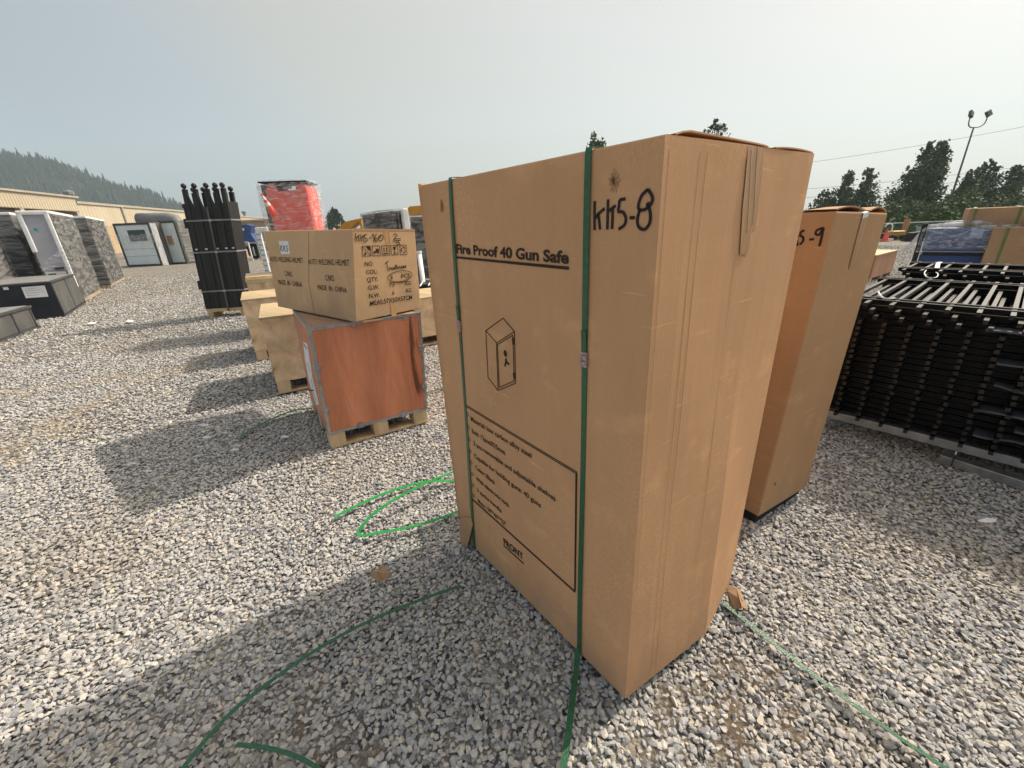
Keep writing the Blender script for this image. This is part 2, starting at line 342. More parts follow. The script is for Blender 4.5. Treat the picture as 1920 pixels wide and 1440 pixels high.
# ------------------------------------------------------------------ ground and gravel
def terr(x, y):
    """the yard is flat; past its right-hand edge the grass falls away a little"""
    az = np.degrees(np.arctan2(x, np.maximum(y, 1e-3))); d = np.hypot(x, y)
    s = np.clip((az - 30) / 8, 0, 1) * np.clip((d - 28.5) / 8, 0, 1)
    return -0.7 * s * s * (3 - 2 * s)
def wave(x, y):
    return 0.010 * np.sin(x * 2.1 + y * 0.7) * np.sin(y * 1.7 - x * 0.4) + 0.006 * np.sin(x * 5.3 + 1) * np.sin(y * 4.7)
n = 220; t_ = np.linspace(-1, 1, n); ax = np.sinh(t_ * 6.2) / math.sinh(6.2) * 1600
gx, gy = np.meshgrid(ax, ax + 0.0); gz = terr(gx, gy) + wave(gx, gy) * np.exp(-np.hypot(gx, gy) / 12) - 0.012
idx = np.arange(n * n).reshape(n, n)
fc = np.stack([idx[:-1, :-1], idx[:-1, 1:], idx[1:, 1:], idx[1:, :-1]], -1).reshape(-1, 4)
me = bpy.data.meshes.new('ground'); me.from_pydata(np.stack([gx, gy, gz], -1).reshape(-1, 3).tolist(), [], fc.tolist())
ground = bpy.data.objects.new('ground', me); COL.objects.link(ground); ground['kind'] = 'structure'
def gravel_ground():
    m = bpy.data.materials.new('gravel_ground'); m.use_nodes = True; t = m.node_tree; b = t.nodes['Principled BSDF']; b.inputs['Roughness'].default_value = 0.9
    b.inputs['Specular IOR Level'].default_value = 0.2
    ge = N(t, 'ShaderNodeNewGeometry')
    vo = N(t, 'ShaderNodeTexVoronoi'); vo.inputs['Scale'].default_value = 44; t.links.new(ge.outputs['Position'], vo.inputs['Vector'])
    sp = N(t, 'ShaderNodeSeparateColor'); t.links.new(vo.outputs['Color'], sp.inputs[0])
    r = N(t, 'ShaderNodeValToRGB'); t.links.new(sp.outputs[0], r.inputs[0]); e = r.color_ramp.elements
    e[0].position = 0; e[0].color = (0.10, 0.105, 0.11, 1); e[1].position = 1; e[1].color = (0.50, 0.455, 0.38, 1)
    for p, c in ((0.25, (0.20, 0.20, 0.195)), (0.6, (0.34, 0.315, 0.27))): q = e.new(p); q.color = (*c, 1)
    # sandy wheel tracks and dusty patches
    mp = N(t, 'ShaderNodeMapping'); mp.inputs['Rotation'].default_value = (0, 0, math.radians(28)); mp.inputs['Scale'].default_value = (0.12, 1.0, 1); t.links.new(ge.outputs['Position'], mp.inputs[0])
    n1 = N(t, 'ShaderNodeTexNoise'); n1.inputs['Scale'].default_value = 0.9; n1.inputs['Detail'].default_value = 5; t.links.new(mp.outputs[0], n1.inputs['Vector'])
    m1 = N(t, 'ShaderNodeMapRange'); m1.inputs[1].default_value = 0.54; m1.inputs[2].default_value = 0.66; m1.inputs[4].default_value = 0.6; t.links.new(n1.outputs['Fac'], m1.inputs[0])
    x = N(t, 'ShaderNodeMix', data_type='RGBA'); x.inputs[7].default_value = (0.40, 0.31, 0.20, 1); t.links.new(m1.outputs[0], x.inputs[0]); t.links.new(r.outputs[0], x.inputs[6])
    n2 = N(t, 'ShaderNodeTexNoise'); n2.inputs['Scale'].default_value = 0.5; n2.inputs['Detail'].default_value = 6; t.links.new(ge.outputs['Position'], n2.inputs['Vector'])
    y = N(t, 'ShaderNodeMix', data_type='RGBA', blend_type='MULTIPLY'); y.inputs[0].default_value = 0.35; t.links.new(x.outputs[2], y.inputs[6]); t.links.new(n2.outputs['Fac'], y.inputs[7])
    t.links.new(y.outputs[2], b.inputs['Base Color'])
    bp = N(t, 'ShaderNodeBump'); bp.inputs['Strength'].default_value = 1.0; bp.inputs['Distance'].default_value = 0.02; bp.invert = True
    t.links.new(vo.outputs['Distance'], bp.inputs['Height']); t.links.new(bp.outputs[0], b.inputs['Normal'])
    return m
me.materials.append(gravel_ground())

def stone_mat():
    m = bpy.data.materials.new('crushed_stone'); m.use_nodes = True; t = m.node_tree; b = t.nodes['Principled BSDF']; b.inputs['Roughness'].default_value = 0.85
    b.inputs['Specular IOR Level'].default_value = 0.25
    oi = N(t, 'ShaderNodeObjectInfo'); r = N(t, 'ShaderNodeValToRGB'); t.links.new(oi.outputs['Random'], r.inputs[0]); e = r.color_ramp.elements
    e[0].position = 0; e[0].color = (0.166, 0.172, 0.191, 1); e[1].position = 1; e[1].color = (0.605, 0.585, 0.551, 1)
    for p, c in ((0.10, (0.292, 0.300, 0.323)), (0.35, (0.385, 0.390, 0.401)), (0.65, (0.453, 0.450, 0.445)), (0.90, (0.522, 0.500, 0.466)), (0.98, (0.536, 0.480, 0.408))):
        q = e.new(p); q.color = (*c, 1)
    ge = N(t, 'ShaderNodeNewGeometry'); nz = N(t, 'ShaderNodeTexNoise'); nz.inputs['Scale'].default_value = 70; nz.inputs['Detail'].default_value = 5; t.links.new(ge.outputs['Position'], nz.inputs['Vector'])
    n2 = N(t, 'ShaderNodeTexNoise'); n2.inputs['Scale'].default_value = 1.1; n2.inputs['Detail'].default_value = 4; t.links.new(ge.outputs['Position'], n2.inputs['Vector'])
    mr2 = N(t, 'ShaderNodeMapRange'); mr2.inputs[1].default_value = 0.5; mr2.inputs[2].default_value = 0.72; mr2.inputs[4].default_value = 0.32; t.links.new(n2.outputs['Fac'], mr2.inputs[0])
    x = N(t, 'ShaderNodeMix', data_type='RGBA', blend_type='OVERLAY'); x.inputs[0].default_value = 0.4; t.links.new(r.outputs[0], x.inputs[6]); t.links.new(nz.outputs['Fac'], x.inputs[7])
    y = N(t, 'ShaderNodeMix', data_type='RGBA'); y.inputs[7].default_value = (0.33, 0.25, 0.165, 1); t.links.new(mr2.outputs[0], y.inputs[0]); t.links.new(x.outputs[2], y.inputs[6])
    t.links.new(y.outputs[2], b.inputs['Base Color'])
    bp = N(t, 'ShaderNodeBump'); bp.inputs['Strength'].default_value = 0.3; bp.inputs['Distance'].default_value = 0.004; t.links.new(nz.outputs['Fac'], bp.inputs['Height']); t.links.new(bp.outputs[0], b.inputs['Normal'])
    return m
SM = stone_mat(); SCOL = bpy.data.collections.new('stone_shapes')
for k in range(12):
    b = bmesh.new()
    st = V((random.uniform(0.8, 1.25), random.uniform(0.65, 1.0), random.uniform(0.45, 0.75)))
    for _ in range(13):
        q = V((random.gauss(0, 1), random.gauss(0, 1), random.gauss(0, 1))).normalized() * random.uniform(0.85, 1.1)
        b.verts.new((q.x * st.x, q.y * st.y, q.z * st.z))
    r_ = bmesh.ops.convex_hull(b, input=b.verts)
    bmesh.ops.delete(b, geom=[g for g in r_['geom_interior'] if isinstance(g, bmesh.types.BMVert)], context='VERTS')
    q = bpy.data.meshes.new('stone'); b.to_mesh(q); b.free(); q.materials.append(SM)
    SCOL.objects.link(bpy.data.objects.new('stone_%02d' % k, q))
def instancer(name, pts, rot, scl, idx_, coll, kind='stuff'):
    q = bpy.data.meshes.new(name); q.vertices.add(len(pts)); q.vertices.foreach_set('co', np.asarray(pts, dtype=np.float32).ravel())
    a = q.attributes.new('rot', 'FLOAT_VECTOR', 'POINT'); a.data.foreach_set('vector', np.asarray(rot, dtype=np.float32).ravel())
    a = q.attributes.new('scl', 'FLOAT', 'POINT'); a.data.foreach_set('value', np.asarray(scl, dtype=np.float32))
    a = q.attributes.new('idx', 'INT', 'POINT'); a.data.foreach_set('value', np.asarray(idx_, dtype=np.int32))
    o = bpy.data.objects.new(name, q); COL.objects.link(o); o['kind'] = kind
    g = bpy.data.node_groups.new(name + '_nodes', 'GeometryNodeTree')
    g.interface.new_socket('Geometry', in_out='INPUT', socket_type='NodeSocketGeometry'); g.interface.new_socket('Geometry', in_out='OUTPUT', socket_type='NodeSocketGeometry')
    gi = N(g, 'NodeGroupInput'); go = N(g, 'NodeGroupOutput'); ip = N(g, 'GeometryNodeInstanceOnPoints')
    ci = N(g, 'GeometryNodeCollectionInfo'); ci.inputs['Collection'].default_value = coll; ci.inputs['Separate Children'].default_value = True; ci.inputs['Reset Children'].default_value = True
    g.links.new(gi.outputs[0], ip.inputs['Points']); g.links.new(ci.outputs[0], ip.inputs['Instance']); ip.inputs['Pick Instance'].default_value = True
    for nm, ty, so_ in (('rot', 'FLOAT_VECTOR', 'Rotation'), ('scl', 'FLOAT', 'Scale'), ('idx', 'INT', 'Instance Index')):
        na = N(g, 'GeometryNodeInputNamedAttribute', data_type=ty); na.inputs['Name'].default_value = nm
        g.links.new(na.outputs['Attribute'], ip.inputs[so_])
    g.links.new(ip.outputs[0], go.inputs[0])
    md = o.modifiers.new('scatter', 'NODES'); md.node_group = g
    return o
def scatter(r0, r1, cell, a0=-72, a1=72):
    xs = np.arange(-r1, r1, cell); X, Y = np.meshgrid(xs, np.arange(-1.3 if r1 < 5 else -0.3, r1, cell))
    X = X.ravel() + rng.uniform(-.55, .55, X.size) * cell; Y = Y.ravel() + rng.uniform(-.55, .55, Y.size) * cell
    d = np.hypot(X, Y); az = np.degrees(np.arctan2(X, Y)); k = (d >= r0) & (d < r1) & (((az > a0) & (az < a1)) | (d < 4.2))
    return X[k], Y[k]
P, Sx = [], []
for r0, r1, cell, s0, s1 in ((0, 2.4, 0.0135, 0.0068, 0.0138), (2.4, 4.2, 0.0165, 0.008, 0.015), (4.2, 8, 0.025, 0.010, 0.018), (8, 15, 0.045, 0.013, 0.024), (15, 24, 0.09, 0.018, 0.028)):
    X, Y = scatter(r0, r1, cell); s_ = rng.uniform(s0, s1, X.size) * np.where(rng.random(X.size) < 0.06, 1.35, 1.0)
    d = np.hypot(X, Y)
    z = wave(X, Y) * np.exp(-d / 12) - 0.012 + s_ * rng.uniform(-0.1, 0.85, X.size)
    P.append(np.stack([X, Y, z], -1)); Sx.append(s_)
P = np.concatenate(P); Sx = np.concatenate(Sx)
rt = np.stack([rng.uniform(-.5, .5, len(P)), rng.uniform(-.5, .5, len(P)), rng.uniform(0, 6.28, len(P))], -1)
gv = instancer('gravel', P, rt, Sx, rng.integers(0, 12, len(P)), SCOL)
tag(gv, 'loose crushed grey and beige stone covering the yard', 'gravel')

# ------------------------------------------------------------------ printing helpers
_dg = None
def text_mesh(s, bold=0.0, shear=0.0):
    cu = bpy.data.curves.new('t', 'FONT'); cu.body = s; cu.size = 1.0; cu.offset = bold; cu.resolution_u = 3; cu.shear = shear
    o = bpy.data.objects.new('t', cu); COL.objects.link(o); bpy.context.view_layer.update()
    q = bpy.data.meshes.new_from_object(o.evaluated_get(bpy.context.evaluated_depsgraph_get()))
    vs = [tuple(v.co) for v in q.vertices]; fs = [tuple(p.vertices) for p in q.polygons]
    bpy.data.objects.remove(o); bpy.data.curves.remove(cu); bpy.data.meshes.remove(q)
    return np.array(vs), fs
CAP = 0.729                                  # cap height of the built-in font at size 1
def put_text(mb, F, s, p0, p1, cap, bold=0.0, off=0.0016, capm=None):
    """p0, p1: baseline ends in photo pixels on face F; cap: a pixel at cap height above p0"""
    vs, fs = text_mesh(s, bold); a = F.hit(*p0); b = F.hit(*p1); d = b - a; L = d.length; d = d / L; e = V((-d.y, d.x))
    h = capm if capm else (F.hit(*cap) - a).dot(e)
    x0, x1 = vs[:, 0].min(), vs[:, 0].max()
    pts = []
    for x, y, _ in vs:
        q = a + d * ((x - x0) / (x1 - x0) * L) + e * (y / CAP * h); pts.append(F.p(q.x, q.y, off))
    mb.add(pts, fs)
def smooth(pts, k=5):
    if len(pts) < 3: return pts
    P_ = [V(p) for p in pts]; o = []
    for i in range(len(P_) - 1):
        p0, p1, p2, p3 = P_[max(i - 1, 0)], P_[i], P_[i + 1], P_[min(i + 2, len(P_) - 1)]
        for j in range(k):
            t = j / k; o.append(0.5 * ((2 * p1) + (p2 - p0) * t + (2 * p0 - 5 * p1 + 4 * p2 - p3) * t * t + (3 * p1 - p0 - 3 * p2 + p3) * t ** 3))
    o.append(P_[-1]); return o
def strokes(mb, F, lines, w, off=0.0016, sm=True):
    for ln in lines:
        q = [F.hit(*p) for p in ln]
        if sm: q = smooth(q)
        elif len(q) == 2: pass
        mb.ribbon([F.p(a.x, a.y, off) for a in q], w, F.n, 0.0008)
def poly(mb, F, px, off=0.0016):
    q = [F.hit(*p) for p in px]; mb.add([F.p(a.x, a.y, off) for a in q], [tuple(range(len(q)))])
def Z(sx, x0, y0):
    """zoom coordinates -> photo pixels"""
    return lambda *l: [(x0 + a / sx, y0 + b / sx) for a, b in l]

# ------------------------------------------------------------------ the two tall cartons
def carton(A, A1, B1, D1, bpx, dpx, zb=0.03):
    A, A1, B1, D1 = map(V, (A, A1, B1, D1))
    L = Face(A, A, A1) if False else None
    def on(px, a, b, c):
        n_ = (b - a).cross(c - a); r = ray(*px); return C0 + r * ((a - C0).dot(n_) / r.dot(n_))
    B = on(bpx, A, A1, B1); D = on(dpx, A, A1, D1)
    lf = Face(B, A, B1); rf = Face(A, D, A1)
    return A, B, D, B + D - A, A1, B1, D1, B1 + D1 - A1, lf, rf
A, B, D, Cc, A1, B1, D1, C1, FL, FR = carton((.311, .822, .031), (.289, .827, 1.559), (-.295, 1.594, 1.561), (.846, 1.246, 1.568), (866, 1003), (1369, 1090))
root = thing('cardboard_box', 'tall brown carton nearest the camera, marked KK5-8 and Fire Proof 40 Gun Safe', 'box', ((A.x + Cc.x) / 2, (A.y + Cc.y) / 2, 0), 'tall cartons on the gravel')
body = MB()
def rface(u, v):
    p = (A * (1 - u) + D * u) * (1 - v) + (A1 * (1 - u) + D1 * u) * v
    uc = 0.58 + 0.05 * v; tri = u / uc if u < uc else (1 - u) / (1 - uc)
    bul = 0.05 * max(0, 1 - v / 0.86) ** 1.15
    return p + FR.n * (bul * tri + 0.0025 * math.sin(u * 9 + v * 5) * math.sin(v * 7) * min(1, 8 * u, 8 * (1 - u)))
us = [0, .02, .1, .2, .3, .42, .5, .55, .585, .62, .66, .75, .85, .98, 1]
NU = len(us) - 1
def rf2(i, v):
    uc = 0.58 + 0.05 * v
    base = [0, .02, .12, .25, .38, .5, .58]; 
    uu = [b_ / .58 * uc for b_ in base] + [uc + (1 - uc) * q for q in (.15, .35, .6, .85, .97, 1)]
    return rface(uu[i], v)
body.grid(lambda a, b: rf2(round(a * 12), b), 12, 16)
def lface(u, v):          # u from B to A; slight dents where the straps bite, ragged foot
    p = (B * (1 - u) + A * u) * (1 - v) + (B1 * (1 - u) + A1 * u) * v
    return p - FL.n * 0.0
body.grid(lface, 1, 1)
body.add([A1, D1, C1, B1], [(0, 1, 2, 3)]); body.add([D, Cc, C1, D1], [(0, 1, 2, 3)]); body.add([Cc, B, B1, C1], [(0, 1, 2, 3)])
body.add([A, B, Cc, D], [(0, 1, 2, 3)])
bo = body.build('carton_body', M['board'], root, smooth=False)
bm_ = bmesh.new(); bm_.from_mesh(bo.data); bmesh.ops.remove_doubles(bm_, verts=bm_.verts, dist=2e-4)
bmesh.ops.bevel(bm_, geom=[e for e in bm_.edges if e.is_manifold and e.calc_face_angle(0) > 0.9], offset=0.006, segments=3, affect='EDGES', profile=0.6)
for f in bm_.faces: f.smooth = False
bm_.to_mesh(bo.data); bm_.free()
# bowed top flaps standing proud of the right-hand edge, dark gap beneath
def flap(s0, s1, hgt, name='top_flap'):
    f = MB(); du = (D1 - A1); inn = (B1 - A1).normalized()
    def P_(u, v):
        s = s0 + (s1 - s0) * u; lift = hgt * (min(1, u * 8) ** .7 * (1 - u) ** .6 if s0 < .1 else math.sin(math.pi * u) ** .8)
        return A1 + du * s + inn * (0.002 + 0.05 * v) + V((0, 0, 0.0006 + lift * (1 - v ** 2)))
    f.grid(P_, 16, 3)
    k = MB(); k.v = list(f.v); k.f = list(f.f)
    m_ = len(f.v); k.v += [(x, y, z + 0.003) for x, y, z in f.v]; k.f += [tuple(i + m_ for i in q) for q in f.f]
    for i in range(16): k.f.append((i, i + 1, m_ + i + 1, m_ + i))
    return k.build(name, M['board'], root)
flap(0.05, 0.60, 0.009); flap(0.66, 0.992, 0.004)
# vertical seams pressed in the right face and along the corner
cr = MB()
for s, w_ in ((0.022, .004), (0.16, .003), (0.195, .002), (0.44, .0025)):
    cr.grid(lambda a, b, s=s, w_=w_: rface(s * (1 + .08 * b) + (a - .5) * w_, .01 + .975 * b) + FR.n * 0.0007 * (1 - abs(2 * a - 1)), 2, 24)
cr.build('pressed_crease', M['board'], root, smooth=True, fix=False)
cr = MB()
for s, w_ in ((0.175, .004), (0.215, .003), (0.955, .005), (0.972, .004), (0.70, .0025)):
    cr.grid(lambda a, b, s=s, w_=w_: lface(s + (a - .5) * w_, .012 + .97 * b) + FL.n * 0.0006 * (1 - abs(2 * a - 1)), 2, 24)
cr.build('pressed_crease', M['board'], root, smooth=True, fix=False)
# packing tape hanging over the right-hand top edge
z4 = Z(3.84, 1060, 220)
tp = MB(); poly(tp, FR, z4((1308, 215), (1420, 222), (1405, 420), (1360, 822), (1330, 830), (1310, 988), (1285, 1000), (1270, 985), (1248, 990), (1268, 640), (1290, 420)), 0.003)
tp.build('packing_tape', M['tape'], root)
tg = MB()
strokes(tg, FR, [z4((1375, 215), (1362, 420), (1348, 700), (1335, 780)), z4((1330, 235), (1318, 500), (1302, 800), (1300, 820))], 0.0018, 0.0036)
tg.build('tape_fold_glint', mat('tape_glint', (0.62, 0.42, 0.26), None, 30, 0.3, 0.3, 60), root)  # paler strokes paint the glint along the tape's folds
# green straps: up the front, over the top, down the back and under
inn = (Cc - B).normalized()
for px_t, px_b, w_ in (((845.5, 342), (891, 1032), 0.017), ((1105, 286), (1087, 1222), 0.017)):
    t3, b3 = FL.hit3(*px_t), FL.hit3(*px_b)
    s_t = (t3 - B1).dot((A1 - B1).normalized()) / (A1 - B1).length; s_b = (b3 - B).dot((A - B).normalized()) / (A - B).length
    Bt = B1 + (A1 - B1) * s_t; Bb = B + (A - B) * s_b; Ct = C1 + (D1 - C1) * s_t; Cb = Cc + (D - Cc) * s_b
    o_ = FL.n; q = 0.0035; up = V((0, 0, 1))
    front = [Bb + o_ * q + V((0, 0, 0.001)), *[Bb.lerp(Bt, t) + o_ * (q + 0.002 * math.sin(t * 9)) for t in np.linspace(.05, .95, 14)], Bt + o_ * q - up * 0.006, Bt + o_ * 0.001 + up * 0.004]
    back = [Bt - o_ * 0.02 + up * 0.005, Bt.lerp(Ct, .5) + up * 0.004, Ct + o_ * 0.02 + up * 0.005, Ct - o_ * q - up * 0.005, Ct.lerp(Cb, .5) - o_ * q, Cb - o_ * q]
    pts = front + back; ns = [o_] * (len(front) - 1) + [(o_ + up).normalized()] + [up, up, up, (-o_ + up).normalized(), -o_, -o_]
    st = MB().ribbon(pts, w_, ns, 0.0016).build('strap', M['strap'], root)
    # crimped metal seal and the loose strap tail above it
    tt = 0.694 if px_t[0] < 900 else 0.70
    s0 = MB(); c_ = Bb.lerp(Bt, tt); dv = (Bt - Bb).normalized(); du = dv.cross(o_)
    for k in range(5):
        cc = c_ + dv * (0.008 * (k - 2)); s0.hexa([cc + du * a + dv * b_ + o_ * h for h in (0.003, 0.0075 + 0.0015 * (k % 2)) for a, b_ in ((-.0105, -.0036), (.0105, -.0036), (.0105, .0036), (-.0105, .0036))])
    sl_ = s0.build('strap_seal', M['seal'], st)
    MB().ribbon([c_ + dv * 0.02 + o_ * 0.0062, c_ + dv * 0.05 + o_ * 0.007, c_ + dv * 0.075 + o_ * 0.011 + du * 0.002], w_ * .95, o_, 0.0014).build('strap_tail', M['strap'], st)
# printing on the front
pm = MB(); z3 = Z(4.174, 780, 230)
a_, b_ = z3((321, 1020), (1198, 1102)); c_, = z3((321, 948))
put_text(pm, FL, 'Fire Proof 40 Gun Safe', a_, b_, c_, 0.034)
poly(pm, FL, z3((320, 1045), (1201, 1126), (1200, 1152), (320, 1062)))
z6 = Z(2.88, 820, 740)
for s, p0, p1 in (('Material: low carbon alloy steel', (183, 140), (510, 343)), ('Bolt: 12pcs\u00d825mm', (189, 206), (367, 326)),
                  ('3 pcs removable and adjustable shelves', (197, 271), (640, 577)), ('Capable for holding guns: 40 guns', (201, 337), (561, 612)),
                  ('Color: Black', (206, 399), (313, 488)), ('With electronic lock', (211, 460), (390, 611)), ('3 spoke handle', (216, 521), (348, 639)), ('Meas.: 59"*40"*22"', (220, 580), (373, 713))):
    a_, b_ = z6(p0, p1); put_text(pm, FL, s, a_, b_, None, 0.016, capm=0.0215)
a_, b_ = z6((361, 806), (466, 893)); put_text(pm, FL, 'FRONT', a_, b_, None, 0.03, capm=0.032)
strokes(pm, FL, [z6((358, 812), (469, 913))], 0.006, sm=False)
z6l = [z6((147, 50), (756, 418)), z6((149, 59), (754, 427)), z6((750, 428), (742, 1067)), z6((755, 420), (747, 1060)), z6((188, 565), (742, 1065)), z6((192, 563), (746, 1061))]
strokes(pm, FL, z6l, 0.0028, sm=False)
for p in ((164, 107), (169, 173), (174, 240), (180, 304), (185, 366), (190, 428), (195, 488), (199, 545)):
    c_ = FL.hit(*z6(p)[0]); q = [FL.p(c_.x + 0.008 * math.cos(t), c_.y + 0.009 * math.sin(t), 0.0016) for t in np.linspace(0, 2 * math.pi, 5)]
    pm.ribbon(q, 0.002, FL.n, 0.0008)
pm.build('printed_lettering', M['ink'], root)
dm = MB(); z5 = Z(4.8, 800, 560)
strokes(dm, FL, [z5((690, 175), (535, 288)), z5((535, 288), (632, 398)), z5((632, 398), (793, 295)), z5((793, 295), (690, 175)), z5((535, 288), (555, 710)), z5((555, 710), (645, 825)),
                 z5((645, 825), (630, 398)), z5((793, 295), (803, 760)), z5((803, 760), (645, 825)), z5((640, 413), (778, 328)), z5((778, 328), (790, 740)), z5((790, 740), (656, 798)), z5((656, 798), (640, 413)),
                 z5((774, 357), (785, 353), (788, 412), (778, 414), (774, 357)), z5((781, 670), (793, 666), (798, 720), (788, 724), (781, 670))], 0.0026, sm=False)
for p, r_ in (((711, 492), .009),):
    c_ = FL.hit(*z5(p)[0]); dm.add([FL.p(c_.x + r_ * math.cos(t), c_.y + 0.011 * math.sin(t), 0.0018) for t in np.linspace(0, 6.2, 16)], [tuple(range(16))])
strokes(dm, FL, [z5((716, 568), (719, 536)), z5((716, 568), (708, 608)), z5((716, 566), (745, 590))], 0.007, 0.0018, sm=False)
dm.build('safe_drawing', M['ink'], root)
hm = MB()
strokes(hm, FL, [z3((1402, 614), (1400, 720), (1401, 840)), z3((1478, 672), (1440, 705), (1406, 745)), z3((1428, 702), (1436, 770), (1443, 836)),
                 z3((1506, 600), (1503, 720), (1500, 836)), z3((1566, 650), (1540, 668), (1510, 695)), z3((1542, 660), (1541, 740), (1537, 832)),
                 z3((1642, 597), (1600, 606), (1592, 650), (1588, 695), (1622, 700), (1645, 745), (1634, 800), (1588, 833)), z3((1675, 744), (1714, 743)),
                 z3((1820, 522), (1852, 580), (1845, 632), (1800, 676), (1755, 681), (1744, 645), (1770, 570), (1820, 522)), z3((1755, 681), (1736, 752), (1745, 812), (1788, 836), (1826, 798), (1838, 740), (1830, 675), (1812, 640), (1838, 632))], 0.0062)
hm.build('handwritten_number', M['marker'], root)
# torn patches: pick holes near the top, their shade painted dark, a ripped foot by the first strap
for c_, r_ in ((z3((1553, 458))[0], .021), (z3((205, 655))[0], .019)):
    h = FL.hit(*c_); n_ = 22; tm = MB()
    q = [(r_ * (random.uniform(.55, .75) if i % 2 else random.uniform(.85, 1.25))) for i in range(n_)]
    ring = [FL.p(h.x + .75 * q[i] * math.cos(6.283 * i / n_), h.y + 1.1 * q[i] * math.sin(6.283 * i / n_), 0.0008) for i in range(n_)]
    mid = [FL.p(h.x + .45 * q[i] * math.cos(6.283 * i / n_), h.y + .6 * q[i] * math.sin(6.283 * i / n_), random.uniform(.002, .006)) for i in range(n_)]
    inn_ = [FL.p(h.x + .25 * q[i] * math.cos(6.283 * i / n_), h.y + .4 * q[i] * math.sin(6.283 * i / n_), random.uniform(.0008, .004)) for i in range(n_)]
    tm.v = [tuple(p) for p in ring + mid + inn_]
    for i in range(n_):
        k = (i + 1) % n_; tm.f += [(i, k, n_ + k, n_ + i), (n_ + i, n_ + k, 2 * n_ + k, 2 * n_ + i)]
    tm.build('torn_patch', M['board_in'], root)
    MB().add([FL.p(h.x + (r_ * .3) * math.cos(t) * (1 + .4 * math.sin(3 * t)), h.y + r_ * .5 * math.sin(t), 0.001) for t in np.linspace(0, 5.9, 13)], [tuple(range(13))]).build('pick_hole_shade', M['board_dark'], root)
ft = MB(); q = [FL.hit3(*p) for p in ((862, 972), (874, 968), (886, 970), (889, 982), (885, 1012), (880, 1028), (870, 1012), (864, 1000))]
q = [p + FL.n * (0.004 + 0.012 * (i in (4, 5, 6))) for i, p in enumerate(q)]; ft.add(q, [tuple(range(8))]); ft.add([p + FL.n * 0.003 for p in q], [tuple(range(8))])
ft.build('torn_corner', M['board2'], root)

A, B, D, Cc, A1, B1, D1, C1, KL, KR = carton((1.162, 1.585, .06), (1.187, 1.567, 1.42), (.685, 2.409, 1.42), (1.576, 1.796, 1.405), (1330, 900), (1512, 913))
B = A + (B1 - A1); Cc = B + D - A; C1 = B1 + D1 - A1; KL = Face(B, A, B1)
root = thing('cardboard_box', 'brown carton marked 5-9 standing behind the big carton, before the black fence panels', 'box', ((A.x + Cc.x) / 2, (A.y + Cc.y) / 2, 0), 'tall cartons on the gravel')
MB().hexa([A, D, Cc, B, A1, D1, C1, B1]).build('carton_body', M['board2'], root, bevel=0.006)
inn = (B1 - A1).normalized(); du = D1 - A1
for s0, s1, hg in ((0.01, 0.56, 0.013), (0.64, 0.99, 0.015)):
    f = MB(); P_ = lambda u, v, s0=s0, s1=s1, hg=hg: A1 + du * (s0 + (s1 - s0) * u) + inn * (.004 + .15 * v) + V((0, 0, .003 + hg * math.sin(math.pi * u) * (1 - v ** 4)))
    f.grid(P_, 12, 2); f.grid(lambda u, v: P_(u, v) + V((0, 0, .005)), 12, 2); f.grid(lambda u, v: P_(u, 0) + V((0, 0, .005 * v)), 12, 1); f.build('top_flap', M['board2'], root)
tp = MB(); z1 = Z(2.88, 1380, 460)
poly(tp, KR, [(1617, 400), (1627, 400), (1600, 500), (1590, 503)], 0.003); tp.build('packing_tape', M['tape'], root)
tw = MB(); e0 = KR.hit3(1622, 399); tw.ribbon([e0 + inn * .25 + V((0, 0, .006)), e0 + inn * .02 + V((0, 0, .008)), e0 - inn * .004 + V((0, 0, .001)), KR.hit3(1620, 408) - inn * .004], .045, [V((0, 0, 1)), V((0, 0, 1)), KR.n, KR.n], .001); tw.build('packing_tape', M['paper'], root)
hm = MB(); z4 = Z(3.84, 1060, 220)
strokes(hm, KL, [z4((1724, 815), (1702, 822), (1692, 850), (1712, 862), (1713, 890), (1690, 915)), z4((1757, 880), (1792, 876)), z4((1858, 795), (1815, 812), (1803, 838), (1830, 845), (1858, 797), (1847, 860), (1830, 928)),
                 z4((1655, 835), (1650, 925)), z4((1680, 850), (1655, 880)), z4((1664, 870), (1672, 925)), z4((1618, 845), (1612, 935)), z4((1642, 858), (1617, 890)), z4((1627, 880), (1634, 935))], 0.008)
hm.build('handwritten_number', M['marker'], root)
dt = MB(); c_ = KR.hit(1453, 907); dt.add([KR.p(c_.x + .008 * math.cos(t), c_.y + .012 * math.sin(t), .002) for t in np.linspace(0, 5.5, 7)], [tuple(range(7))]); dt.build('pick_hole_shade', M['board_dark'], root)
sk = MB(); e1, e2 = (D - A).normalized(), (B - A).normalized()
pf = [A + e1 * .02 + e2 * .02, D - e1 * .02 + e2 * .02, Cc - e1 * .02 - e2 * .02, B + e1 * .02 - e2 * .02]
for t0, t1 in ((0, .1), (.45, .55), (.9, 1)):
    a0, a1, b0, b1 = pf[0].lerp(pf[3], t0), pf[1].lerp(pf[2], t0), pf[1].lerp(pf[2], t1), pf[0].lerp(pf[3], t1)
    sk.hexa([V((p.x, p.y, 0.0)) for p in (a0, a1, b0, b1)] + [V((p.x, p.y, .058)) for p in (a0, a1, b0, b1)])
o = sk.build('pallet', M['rub'], None, loc=(A.x, A.y, 0)); tag(o, 'low black pallet under the carton marked 5-9', 'pallet')

